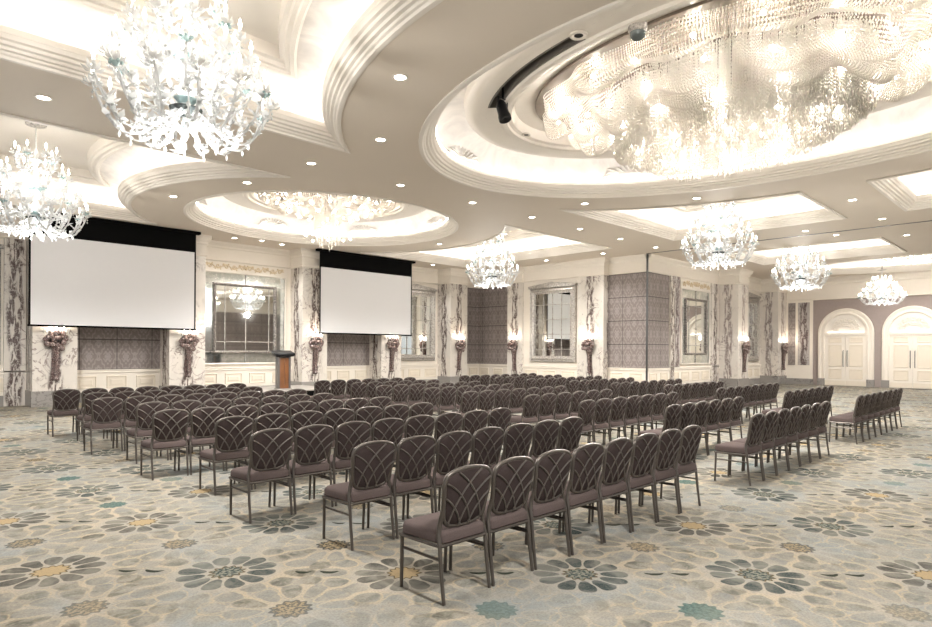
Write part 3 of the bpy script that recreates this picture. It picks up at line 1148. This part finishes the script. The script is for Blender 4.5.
def wall_mirror(axis, const, a0, a1, z0, z1, style, label):
    P0 = framer(axis, const)
    ca = (a0 + a1) / 2
    org = P0(ca, 0, z0)
    root = thing('wall_mirror', label, 'mirror', org, 0, 'wall mirrors between the columns')
    P = lambda a, o_, z: tuple(c - d for c, d in zip(P0(a, o_, z), org))

    def ring(mb, e0, e1, prof, A0=a0, A1=a1, B0=z0, B1=z1):
        rr = []
        for t, o_ in prof:
            e = e0 + (e1 - e0) * t
            rr.append([P(A0 + e, o_, B0 + e), P(A1 - e, o_, B0 + e), P(A1 - e, o_, B1 - e), P(A0 + e, o_, B1 - e)])
        mb.loft(rr, True)

    def sheet(name, e, out, mat):
        mb = MB()
        pbox2(mb, a0 + e, a1 - e, 0.0, out, z0 + e, z1 - e)
        return mb.build(name, M[mat], root)

    def pbox2(mb, b0, b1, o0, o1, c0, c1):
        p0, p1 = P(b0, o0, c0), P(b1, o1, c1)
        mb.box(p0[0], p1[0], p0[1], p1[1], p0[2], p1[2])
    if style == 'gilt':
        mb = MB()
        ring(mb, 0, 0.07, [(0, 0.0), (0, 0.09), (0.5, 0.11), (1, 0.07)])
        mb.build('frame', M['cream'], root, 25)
        sheet('border_glass', 0.06, 0.05, 'old_mirror')
        mb = MB()
        e = 0.42 if a1 - a0 > 2.6 else 0.32
        ring(mb, e, e + 0.10, [(0, 0.05), (0, 0.11), (0.4, 0.14), (1, 0.11), (1, 0.05)])
        mb.build('inner_frame', M['dark_frame'], root, 25)
        sheet('glass', e + 0.08, 0.07, 'mirror')
        bars = MB()
        for t in ((a0 + e) * 0.5 + (a1 - e) * 0.5,):
            pbox2(bars, t - 0.012, t + 0.012, 0.05, 0.085, z0 + 0.06, z1 - 0.06)
        for k in (0.26, 0.78):
            t = a0 + (a1 - a0) * k
            pbox2(bars, t - 0.012, t + 0.012, 0.07, 0.085, z0 + e + 0.1, z1 - e - 0.1)
        zz = z0 + e + 0.42
        pbox2(bars, a0 + e + 0.1, a1 - e - 0.1, 0.07, 0.085, zz - 0.012, zz + 0.012)
        zz = z1 - e - 0.35
        pbox2(bars, a0 + e + 0.1, a1 - e - 0.1, 0.07, 0.085, zz - 0.012, zz + 0.012)
        for zz in (z0 + e + 0.05, z1 - e - 0.05):
            pbox2(bars, a0 + 0.06, a0 + e, 0.05, 0.065, zz - 0.01, zz + 0.01)
            pbox2(bars, a1 - e, a1 - 0.06, 0.05, 0.065, zz - 0.01, zz + 0.01)
        bars.build('glazing_bar', M['silver_frame'], root)
        cr = MB()
        pbox2(cr, a0, a1, 0.0, 0.08, z1, 4.84)
        crest = cr.build('crest', M['cream'], root)
        sc = MB()
        zc = (z1 + 4.84) / 2
        hh = (4.84 - z1) / 2
        wv = (a1 - a0) / 2 * 0.92
        nk = max(4, int(wv / 0.3))
        for s in (-1, 1):
            PP = lambda a, o_, z: P(ca + s * (a - ca), o_, z)
            vine = [PP(ca + wv * i / 60, 0.095, zc + hh * 0.45 * math.sin(math.pi * nk * i / 60)) for i in range(61)]
            sc.tube(vine, 0.018, 5)
            for k in range(nk):
                up = -1 if k % 2 else 1
                t = wv * (k + 0.5) / nk
                scroll(sc, PP, ca + t, zc - up * hh * 0.1, hh * 0.5, 1.2, up, 0.10, 0.019)
                scroll(sc, PP, ca + t + 0.1, zc + up * hh * 0.45, hh * 0.3, 1.0, -up, 0.10, 0.015)
                for q_ in (0.2, 0.8):
                    c_ = PP(ca + wv * (k + q_) / nk, 0.10, zc + up * hh * (0.55 if q_ < 0.5 else 0.5))
                    sc.ball(c_, 0.028, 6, 4)
        sc.ball(P(ca, 0.08, zc), hh * 0.4, 8, 6)
        sc.build('gilt_scrolls', M['gold'], crest, 50)
    else:
        wf = 0.27
        mb = MB()
        ring(mb, 0, wf, [(0, 0.0), (0, 0.10), (0.12, 0.14), (0.25, 0.11), (0.55, 0.15), (0.85, 0.10), (1, 0.10), (1, 0.04)])
        fr = mb.build('frame', M['silver_frame'], root, 25)
        sheet('glass', wf - 0.01, 0.05, 'mirror')
        bars = MB()
        n = 4
        for k in range(1, n):
            t = a0 + wf + (a1 - a0 - 2 * wf) * k / n
            pbox2(bars, t - 0.012, t + 0.012, 0.05, 0.07, z0 + wf, z1 - wf)
        for k in (1, 2, 3, 4):
            t = z0 + wf + (z1 - z0 - 2 * wf) * (k - 0.55) / 4.2
            pbox2(bars, a0 + wf, a1 - wf, 0.05, 0.07, t - 0.012, t + 0.012)
        bars.build('glazing_bar', M['silver_frame'], root)
        cr = MB()
        pts = [P(a0 - 0.06, 0.0, z1), P(a0 - 0.06, 0.0, z1 + 0.10), P(ca, 0.0, z1 + 0.24), P(a1 + 0.06, 0.0, z1 + 0.10), P(a1 + 0.06, 0.0, z1)]
        fwd = [P(a0 - 0.06, 0.17, z1), P(a0 - 0.06, 0.17, z1 + 0.10), P(ca, 0.17, z1 + 0.24), P(a1 + 0.06, 0.17, z1 + 0.10), P(a1 + 0.06, 0.17, z1)]
        cr.loft([pts, fwd], True, True)
        cr.build('crest', M['silver_frame'], root)
    return root


wall_mirror('Y', RY, 8.92, 12.2, 1.12, 4.5, 'gilt', 'large mirror under gilded scrolls between the big screen and the lectern column')
wall_mirror('Y', RY, 0.95, 3.2, 1.2, 4.55, 'silver', 'mirror in a dark silver frame at the far left edge of the room')
wall_mirror('Y', RY, 17.55, 20.0, 1.2, 4.5, 'silver', 'silver-framed wall mirror partly hidden behind the right edge of the second screen')
wall_mirror('X', 22.3, 15.6, 18.1, 1.2, 4.5, 'silver', 'silver-framed wall mirror reflecting the white screen, right of the small corner chandelier')
wall_mirror('Y', 12.45, 25.35, 28.25, 1.12, 4.45, 'gilt', 'tall mirror under gilded scrolls on the side wall beyond the folding wall track')
wall_mirror('Y', 12.45, 31.2, 34.2, 1.2, 4.5, 'silver', 'narrow-looking silver mirror between the two farthest marble columns')


# ------------------------------------------------------------------ sconces
def make_sconce():
    root = thing('wall_sconce', 's', 'wall sconce')
    # local: wall at y = 0, room towards -y, origin at the foot of the stem
    mb = MB()
    mb.box(-0.10, 0.10, -0.02, 0.0, 0.0, 1.0)
    mb.build('back_plate', M['grape'], root)
    mb = MB()
    mb.lathe([(0.02, 0.0), (0.075, 0.04), (0.05, 0.10), (0.045, 0.35), (0.07, 0.70), (0.12, 0.95), (0.16, 1.02)], 10, (0, -0.09, 0))
    mb.build('stem', M['grape'], root, 60)
    mb = MB()
    rr = random.Random(3)
    for k in range(34):
        t = rr.random()
        z = 0.92 + 0.5 * t
        w = 0.09 + 0.20 * math.sin(math.pi * min(1, t * 0.9 + 0.1))
        a = rr.uniform(-1, 1) * w
        mb.ball((a, -0.05 - 0.16 * math.sqrt(max(0, 1 - (a / 0.36) ** 2)) * rr.uniform(0.6, 1), z), rr.uniform(0.055, 0.085), 7, 5)
    mb.build('grape_bowl', M['grape'], root, 60)
    for a in (-0.17, 0.0, 0.17):
        mb = MB()
        mb.lathe([(0.012, 0.1), (0.02, 0.14)], 8, (a, -0.15, 1.40))
        mb.ball((a, -0.15, 1.575), 0.026, 8, 6, 1.5)
        mb.build('candle_bulb', M['bulb'], root, 60)
    mb = MB()
    for k in range(9):
        a = -0.3 + 0.6 * k / 8
        mb.lathe([(0.008, 0.0), (0.02, 0.06), (0.045, 0.12 + 0.02 * (k % 3)), (0.055, 0.14)], 6, (a, -0.12 - 0.03 * (k % 2), 1.36))
    mb.build('glass_petals', M['glass'], root, 60)
    lamp('sconce_lamp', 'POINT', (0, -0.32, 1.62), SCONCE_W, root, (1, 0.86, 0.7), shadow_soft_size=0.08)
    remember(root)
    return root


sc0 = make_sconce()
SCONCES = [((4.38, FY, 0.75), 0, 'grape wall sconce on the marble column under the big screen, far left'),
           ((8.15, FY, 0.75), 0, 'grape wall sconce on the column below the big screen right corner'),
           ((12.98, FY, 0.75), 0, 'grape wall sconce on the marble column just behind the lectern'),
           ((16.74, FY, 0.75), 0, 'grape wall sconce on the column below the second screen right corner'),
           ((20.80, FY, 0.75), 0, 'grape wall sconce on the last column before the damask corner'),
           ((22.2, 19.0, 0.75), -math.pi / 2, 'grape wall sconce on the column left of the mirror reflecting the screen'),
           ((22.2, 14.85, 0.75), -math.pi / 2, 'grape wall sconce on the column right of the mirror reflecting the screen'),
           ((29.88, 11.5, 0.75), 0, 'grape wall sconce on the narrow front of the first side wall column'),
           ((35.12, 11.5, 0.75), 0, 'grape wall sconce on the farthest column beside the arched doors')]
for i, (loc, rz, lb) in enumerate(SCONCES):
    if i == 0:
        sc0.location = loc
        sc0['label'] = lb
        sc0['group'] = 'wall sconces on the columns'
    else:
        copy_tree(sc0, loc, lb, 'wall sconces on the columns', rz)


# ------------------------------------------------------------------ glass chandeliers
def make_chandelier():
    root = thing('glass_chandelier', 'c', 'chandelier')
    # origin at the dish; ceiling panel 2.05 above
    mb = MB()
    prof = [(0.03, 0.0), (0.08, 0.06), (0.05, 0.14), (0.11, 0.24), (0.05, 0.34), (0.035, 0.52), (0.09, 0.60), (0.05, 0.70), (0.10, 0.80), (0.04, 0.92), (0.03, 1.15), (0.08, 1.22), (0.04, 1.32), (0.07, 1.42), (0.02, 1.52), (0.012, 2.05)]
    mb.lathe(prof, 12)
    mb.build('stem', M['glass'], root, 60)
    mb = MB()
    mb.lathe([(0.01, -0.06), (0.10, -0.05), (0.17, -0.01), (0.19, 0.03), (0.15, 0.04), (0.02, 0.03)], 18)
    mb.build('dish', M['dish'], root, 40)
    mb = MB()
    mb.lathe([(0.01, -0.06), (0.045, -0.10), (0.02, -0.14), (0.055, -0.20), (0.02, -0.25), (0.005, -0.30)], 10)
    mb.build('aqua_finial', M['aqua'], root, 60)
    for z, r in ((0.60, 0.12), (1.22, 0.10), (0.10, 0.11)):
        mb = MB()
        mb.lathe([(r * 0.6, z - 0.02), (r * 1.25, z + 0.05), (r * 1.05, z + 0.06), (r * 0.5, z)], 12)
        mb.build('aqua_ring', M['aqua'], root, 60)
    mb = MB()
    mb.lathe([(0.20, 2.05), (0.19, 2.02), (0.05, 1.98), (0.01, 1.97)], 20)
    mb.build('ceiling_rose', M['silver_frame'], root, 50)
    rr = random.Random(11)

    def arm_mesh(R_, z0, dip, ztop, leaf):
        m_ = MB()
        pts = []
        K = 12
        for i in range(K + 1):
            t = i / K
            r_ = 0.12 + (R_ - 0.12) * (1 - (1 - t) ** 1.5)
            z_ = z0 + (ztop - z0) * t ** 3 - dip * math.sin(math.pi * min(1, t * 1.12)) * (1 - 0.25 * t)
            pts.append((r_, 0, z_))
        pts[-1] = (R_, 0, ztop)
        m_.tube(pts, [0.014 + 0.006 * math.sin(i * 2.1) for i in range(K + 1)], 6)
        # drip cup as an open flower
        for nn, (ra, rb, h, tilt) in enumerate(((0.02, 0.125, 0.045, 0), (0.015, 0.085, 0.12, 0.5))):
            for k in range(7):
                a = 2 * math.pi * (k + tilt) / 7
                d, e = Vector((math.cos(a), math.sin(a), 0)), Vector((-math.sin(a), math.cos(a), 0))
                c = Vector((R_, 0, ztop))
                q0, q1 = c + d * ra, c + d * (ra + rb) * 0.62 + Vector((0, 0, h * 0.5))
                q2 = c + d * rb + Vector((0, 0, h))
                wv = e * rb * 0.27
                m_.add([q0, q1 + wv, q2, q1 - wv, q1 - Vector((0, 0, 0.012))], [(0, 1, 4), (1, 2, 4), (2, 3, 4), (3, 0, 4), (0, 3, 1), (3, 2, 1)])
        # glass leaves and flowers curling off the arm
        for k in range(leaf):
            i = 2 + (k * 3) % (K - 2)
            b = Vector(pts[i])
            a = rr.uniform(0, 6.28)
            d = Vector((math.cos(a) * 0.5, math.sin(a), rr.uniform(0.1, 0.9))).normalized()
            e = d.cross(Vector((0, 0, 1))).normalized()
            ln = rr.uniform(0.11, 0.19)
            m_.add([b, b + d * ln * 0.55 + e * 0.045, b + d * ln, b + d * ln * 0.55 - e * 0.045, b + d * ln * 0.5 + e.cross(d) * 0.02], [(0, 1, 4), (1, 2, 4), (2, 3, 4), (3, 0, 4), (0, 3, 1), (1, 3, 2)])
            m_.ball(b + d * 0.03, 0.022, 5, 4)
        # hanging drops
        for z in (0.07, 0.13):
            m_.octa((R_, 0, ztop - z), 0.016, 0.028)
        m_.octa((R_ * 0.72, 0, pts[7][2] - 0.09), 0.018, 0.045)
        m_.tube([(R_ * 0.72, 0, pts[7][2]), (R_ * 0.72, 0, pts[7][2] - 0.09)], 0.004, 4)
        return m_.mesh('arm', M['glass'], 40)

    cm = MB()
    cm.lathe([(0.016, 0.02), (0.02, 0.03), (0.016, 0.05), (0.015, 0.17)], 7)
    cm.cur = 1
    cm.lathe([(0.015, 0.17), (0.022, 0.20), (0.012, 0.25), (0.002, 0.28)], 7)
    candle = cm.mesh('candle', [M['glass'], M['bulb']], 60)
    ac = MB()
    ac.lathe([(0.05, 0.0), (0.03, -0.03), (0.012, -0.05)], 8)
    for k in range(5):
        a = 2 * math.pi * k / 5
        ac.ball((0.06 * math.cos(a), 0.06 * math.sin(a), 0.0), 0.02, 5, 4)
    collar = ac.mesh('aqua_collar', M['aqua'], 60)
    for n_, R_, z0, dip, zt, lf, off in ((14, 0.97, 0.02, 0.40, 0.17, 12, 0.0), (12, 0.80, 0.24, 0.22, 0.52, 11, 0.3), (10, 0.60, 0.60, 0.16, 0.90, 9, 0.1), (7, 0.38, 1.06, 0.10, 1.32, 7, 0.2)):
        am = arm_mesh(R_, z0, dip, zt, lf)
        for k in range(n_):
            arm = link('arm', am, root)
            arm.rotation_euler = (0, 0, 2 * math.pi * (k + off) / n_)
            cd = link('candle', candle, arm, (R_, 0, zt))
            if k % 4 == 0:
                link('aqua_collar', collar, arm, (R_, 0, zt))
    # hanging loops of glass between the lower arms
    lo = MB()
    for k in range(10):
        a = 2 * math.pi * k / 10
        pts = []
        for i in range(9):
            t = i / 8
            r_ = 0.15 + 0.42 * t
            pts.append((r_ * math.cos(a), r_ * math.sin(a), 0.14 - 0.50 * math.sin(math.pi * (0.12 + 0.76 * t)) + 0.10 * t))
        for p_ in pts:
            lo.ball(p_, 0.03, 6, 4)
        lo.tube(pts, 0.011, 5)
        lo.octa((pts[4][0], pts[4][1], pts[4][2] - 0.08), 0.02, 0.05)
    lo.build('glass_loops', M['glass'], root, 50)
    for z, w in ((0.25, 0.02), (0.95, 0.045)):
        lamp('chandelier_lamp', 'POINT', (0.0, 0.0, z), CHAND_W * w, root, shadow_soft_size=0.25)
    lamp('chandelier_lamp', 'POINT', (0.0, 0.0, -0.70), CHAND_W * 0.17, root, shadow_soft_size=0.1)
    lamp('chandelier_lamp', 'SPOT', (0.0, 0.0, -0.42), CHAND_W * 0.55, root, spot_size=math.radians(165), spot_blend=0.4, shadow_soft_size=0.2)
    remember(root)
    return root


ch0 = make_chandelier()
CH = [((2.86, 7.57, 4.50), 'biggest white glass chandelier, hanging overhead at the top left'),
      ((2.95, 16.2, 4.50), 'white glass chandelier in front of the left edge of the big screen'),
      ((17.6, 16.2, 4.50), 'white glass chandelier hanging near the damask corner right of the second screen'),
      ((17.65, 7.5, 4.50), 'white glass chandelier hanging before the folding wall pier'),
      ((26.1, 7.9, 4.50), 'white glass chandelier beyond the folding wall track, before the far columns'),
      ((31.5, 6.32, 3.98), 'smallest white glass chandelier, hanging low before the two arched doors'),
      ((2.86, 0.93, 4.50), 'unseen white glass chandelier added over the near aisle to light the floor'),  # this and the next are unseen, added to brighten the near floor
      ((17.65, 0.93, 4.50), 'unseen white glass chandelier added in the right edge coffer to light the floor')]
for i, (loc, lb) in enumerate(CH):
    if i == 0:
        ch0.location = loc
        ch0['label'], ch0['group'] = lb, 'white glass chandeliers'
    else:
        c_ = copy_tree(ch0, loc, lb, 'white glass chandeliers', i * 0.35)
        if i == 5:
            c_.scale = (0.86, 0.86, 0.62)
            for l_ in list(c_.children):
                if l_.type == 'LIGHT':
                    l_.data = l_.data.copy()
                    l_.data.energy *= 0.3
            MB().tube([(0, 0, 2.0), (0, 0, 4.14)], 0.02, 8).build('hanging_rod', M['steel'], c_, 50)


# ------------------------------------------------------------------ crystal bead fixtures in the ovals
OCT_V = np.array([(0, 0, -1), (1, 0, 0), (0, 1, 0), (-1, 0, 0), (0, -1, 0), (0, 0, 1)], float)
OCT_F = np.array([(0, 2, 1), (0, 3, 2), (0, 4, 3), (0, 1, 4), (5, 1, 2), (5, 2, 3), (5, 3, 4), (5, 4, 1)])


def beads(name, centres, r, h, parent, mat='bead'):
    c = np.asarray(centres, float)
    n = len(c)
    rr = np.broadcast_to(np.asarray(r, float).reshape(-1, 1, 1), (n, 1, 1)) if np.ndim(r) else np.full((n, 1, 1), r)
    hh = np.full((n, 1, 1), h) if np.ndim(h) == 0 else np.asarray(h, float).reshape(-1, 1, 1)
    sc = np.concatenate([rr, rr, hh], axis=2)
    v = (c[:, None, :] + OCT_V[None] * sc).reshape(-1, 3)
    f = (OCT_F[None] + (np.arange(n) * 6)[:, None, None]).reshape(-1)
    me = bpy.data.meshes.new(name)
    me.vertices.add(len(v))
    me.vertices.foreach_set('co', v.ravel())
    me.loops.add(len(f))
    me.loops.foreach_set('vertex_index', f.astype(np.int32))
    me.polygons.add(len(f) // 3)
    me.polygons.foreach_set('loop_start', np.arange(0, len(f), 3, dtype=np.int32))
    me.materials.append(M[mat])
    me.update(calc_edges=True)
    me.validate()
    ob = link(name, me, parent)
    ob['kind'] = 'stuff'
    return ob


def crystal_fixture(o, a, b, drop, cs, step, label, watts, sag=1.0, bulb='fixture_bulb'):
    """a, b: half axes of the ceiling plate; drop: length of the middle curtain; cs: its share of the plate"""
    zt = Z0 + 0.90
    root = thing('crystal_ceiling_fixture', label, 'chandelier', (o[0], o[1], zt), 0, 'crystal bead fixtures in the ceiling ovals')
    mb = MB()
    out = lambda sc, z: [(a * sc * math.cos(2 * math.pi * k / 72), b * sc * math.sin(2 * math.pi * k / 72), z) for k in range(72)]
    mb.loft([out(1.06, 0.0), out(1.06, -0.06), out(1.03, -0.08), out(0.02, -0.08)], True)
    mb.build('ceiling_plate', M['plate'], root, 30)
    rr = np.random.RandomState(4)
    per = math.pi * (3 * (a + b) - math.sqrt((3 * a + b) * (a + 3 * b)))

    def swag(name, s0, s1, z0, z1, bulge, lobes, amp, nb):
        ns = int(per * s0 / step)
        pts = []
        t = np.linspace(0, 1, nb)
        for k in range(ns):
            th = 2 * math.pi * k / ns
            w = 1 + amp * math.cos(lobes * th)
            s = s0 * (1 + 0.03 * math.cos(lobes * th)) + (s1 - s0) * t + 0.05 * np.sin(math.pi * t)
            z = z0 + (z1 * w - z0) * np.sin(math.pi / 2 * t) ** 0.8 - bulge * w * np.sin(math.pi * t)
            pts.append(np.stack([a * s * math.cos(th), b * s * math.sin(th), z], 1))
        return beads(name, np.concatenate(pts), 0.0135, 0.024, root)
    swag('outer_swag', 1.0, 0.80, -0.08, -0.30 * sag, 0.20 * sag, 14, 0.22, 22)
    swag('middle_swag', 0.84, 0.62, -0.10, -0.62 * sag, 0.26 * sag, 12, 0.16, 26)
    swag('inner_swag', 0.66, cs + 0.02, -0.15, -0.85 * sag, 0.20 * sag, 10, 0.14, 28)
    # hanging curtain of bead strings
    area = math.pi * a * b * cs * cs
    n = int(area / (step * step * 2.0))
    pts, drops, hs = [], [], []
    for k in range(n):
        s = cs * math.sqrt(rr.rand() * 0.75 + 0.25) if k % 3 else cs * rr.uniform(0.9, 1.03)
        th = rr.rand() * 2 * math.pi
        e = drop * (0.62 + 0.38 * (1 - (s / cs) ** 2)) * rr.uniform(0.86, 1.0)
        m_ = int(e / 0.05)
        zz = -0.1 - np.arange(m_) * 0.05
        pts.append(np.stack([np.full(m_, a * s * math.cos(th)), np.full(m_, b * s * math.sin(th)), zz], 1))
        drops.append((a * s * math.cos(th), b * s * math.sin(th), -0.12 - m_ * 0.05))
    beads('bead_curtain', np.concatenate(pts), 0.012, 0.03, root)
    beads('crystal_drops', np.array(drops), 0.017, 0.06, root)
    # bulbs among the strings
    bm = MB()
    bm.ball((0, 0, 0), 0.035, 8, 6)
    bmesh_ = bm.mesh('bulb', M[bulb], 60)
    for s, z, m_ in ((0.93, -0.30, 22), (0.76, -0.55, 18), (0.60, -0.85, 14), (0.45, -1.15, 12), (0.33, -1.32, 8), (0.16, -1.2, 5)):
        for k in range(m_):
            th = 2 * math.pi * (k + 0.3) / m_
            link('bulb', bmesh_, root, (a * s * math.cos(th), b * s * math.sin(th), (z + 0.05 * math.sin(k * 2.3)) * (sag if s > 0.4 else min(1.0, drop / 1.6))))
    for q_ in (-0.25, 0.25):
        lamp('fixture_lamp', 'SPOT', (0, q_ * b, -drop - 0.25), watts / 2, root, spot_size=math.radians(165), spot_blend=0.4, shadow_soft_size=0.25)
    return root


crystal_fixture(O1, 2.1, 3.5, 1.75, 0.58, 0.038, 'huge oval crystal bead chandelier filling the big ceiling oval', CRYSTAL_W)
crystal_fixture(O2, 2.0, 2.0, 1.82, 0.21, 0.05, 'round crystal bead chandelier in the ceiling oval above the second screen', CRYSTAL_W * 0.7, 0.6, 'far_bulb')
crystal_fixture((32.2, 4.7), 1.5, 2.6, 1.0, 0.5, 0.08, 'distant crystal bead chandelier in the lit ceiling recess above the doors', CRYSTAL_W * 0.5, 0.7, 'far_bulb')


# ------------------------------------------------------------------ ceiling fittings
def make_downlight():
    root = thing('recessed_downlight', 'd', 'downlight')
    mb = MB()
    mb.lathe([(0.115, 0.002), (0.115, -0.012), (0.10, -0.016), (0.085, -0.010), (0.08, -0.004)], 20)
    mb.build('trim_ring', M['moulding'], root, 40)
    mb = MB()
    mb.lathe([(0.083, -0.004), (0.05, -0.008), (0.001, -0.009)], 20)
    mb.build('lens', M['lens'], root, 40)
    lamp('downlight_lamp', 'SPOT', (0, 0, -0.03), DOWN_W, root, spot_size=math.radians(110), spot_blend=0.8, shadow_soft_size=0.06)
    remember(root)
    return root


dl0 = make_downlight()
DL = [((2.17, 11.4), 'under the big chandelier at the ceiling edge, far left'), ((5.55, 6.9), 'highest in view, between the left coffer and the big oval'),
      ((6.95, 9.2), 'between the left coffer tip and the big oval rim'), ((6.84, 11.4), 'just behind the tip of the left coffer'),
      ((9.2, 11.4), 'midway between the big oval and the second oval'), ((6.6, 13.8), 'just left of the second oval, nearer of two'),
      ((5.9, 16.4), 'left of the second oval, above the big screen'), ((11.6, 11.4), 'between the ovals, straight above the lectern side'),
      ((13.7, 9.35), 'between the big oval and the right-hand coffer tip'), ((15.15, 7.0), 'between the big oval rim and the chandelier coffer edge'),
      ((14.05, 11.4), 'on the beam right of the second oval, first of the row'), ((16.45, 11.4), 'on the beam between the two right coffers, second of the row'),
      ((18.85, 11.4), 'on the beam between the two right coffers, third of the row'), ((21.3, 11.4), 'just above the top of the folding wall pier'),
      ((21.2, 13.6), 'at the ceiling edge above the damask panels'), ((21.2, 16.4), 'above the silver mirror right of the small chandelier'),
      ((15.45, 13.7), 'beside the tip of the triangular coffer'), ((18.0, 4.25), 'on the beam between the two coffers at upper right'),
      ((21.15, 4.25), 'right of the coffer corner, this side of the track'), ((24.6, 4.25), 'beyond the ceiling track near the right edge'),
      ((21.6, 6.4), 'this side of the ceiling track, right of the tall chandelier'), ((23.0, 5.9), 'beyond the ceiling track, above the far coffer'),
      ((15.3, 16.7), 'at the right rim of the second oval'), ((18.85, 21.0), 'close to the wall between second screen and corner'),
      ((10.5, 20.8), 'close to the wall above the gilded mirror, middle one'), ((9.6, 21.0), 'close to the wall above the gilded mirror, left one'), ((11.4, 21.0), 'close to the wall above the gilded mirror, right one')]
for i, ((x_, y_), lb) in enumerate(DL):
    lb = 'round ceiling downlight ' + lb
    if i == 0:
        dl0.location = (x_, y_, Z0)
        dl0['label'], dl0['group'] = lb, 'round recessed ceiling downlights'
    else:
        copy_tree(dl0, (x_, y_, Z0), lb, 'round recessed ceiling downlights')

# small fittings in the ring of the big oval
rt = thing('stage_spotlight', 'black stage spotlight hanging in the dark slot of the big ceiling oval', 'spotlight', (8.34, 7.45, Z0 + 0.86))
mb = MB()
mb.tube([(0, 0, 0), (0, 0, -0.20)], 0.02, 8)
mb.tube([(-0.12, 0, -0.40), (-0.12, 0, -0.20), (0.12, 0, -0.20), (0.12, 0, -0.40)], 0.014, 6)
mb.build('yoke', M['black_plastic'], rt, 40)
mb = MB()
mb.lathe([(0.02, -0.19), (0.07, -0.18), (0.095, -0.12), (0.10, 0.06), (0.115, 0.12), (0.115, 0.19), (0.095, 0.19), (0.005, 0.15)], 14)
mb.map(lambda x_, y_, z_: (x_, y_ * 0.94 - z_ * 0.34, -0.42 - z_ * 0.94 - y_ * 0.34))
mb.build('lamp_body', M['black_plastic'], rt, 40)
tr = MB()
pts = []
for k in range(16):
    t = math.radians(136 + (167 - 136) * k / 15)
    pts.append((O1[0] + (O1[2] - 1.42) * math.cos(t), O1[1] + (O1[3] - 1.42) * math.sin(t), Z0 + 0.78))
tr.tube(pts, 0.014, 6)
ra = tag(tr.build('lighting_rail', M['black_plastic'], None, 40), 'black curved lighting rail in the slot of the big ceiling oval', 'rail')
for nm, (x_, y_, z_), rad, lb, mat in (('ceiling_speaker', (7.40, 5.17, Z0 + 0.655), 0.13, 'round ceiling speaker with dark centre at the top of the oval ring', 'moulding'),
                                     ('ceiling_speaker', (10.15, 8.40, Z0 + 0.70), 0.10, 'round ceiling speaker with dark centre at the low point of the ring', 'moulding')):
    t = thing(nm, lb, 'speaker', (x_, y_, z_), 0, 'round ceiling speakers in the oval ring')
    mb = MB()
    mb.lathe([(rad, 0.005), (rad, -0.02), (rad * 0.8, -0.03), (rad * 0.5, -0.015)], 18)
    mb.build('trim_ring', M[mat], t, 40)
    mb = MB()
    mb.lathe([(rad * 0.5, -0.015), (rad * 0.3, -0.01), (0.001, -0.01)], 18)
    mb.build('grille', M['black_plastic'], t, 40)
dc = thing('dome_camera', 'grey dome camera beside the top edge of the crystal fixture', 'camera', (7.72, 4.42, Z0 + 0.66))
mb = MB()
mb.lathe([(0.13, 0.0), (0.13, -0.10), (0.11, -0.13)], 16)
mb.build('housing', M['silver_frame'], dc, 40)
mb = MB()
mb.lathe([(0.11, -0.13), (0.10, -0.19), (0.05, -0.235), (0.002, -0.25)], 16)
mb.build('dome', M['dish'], dc, 60)
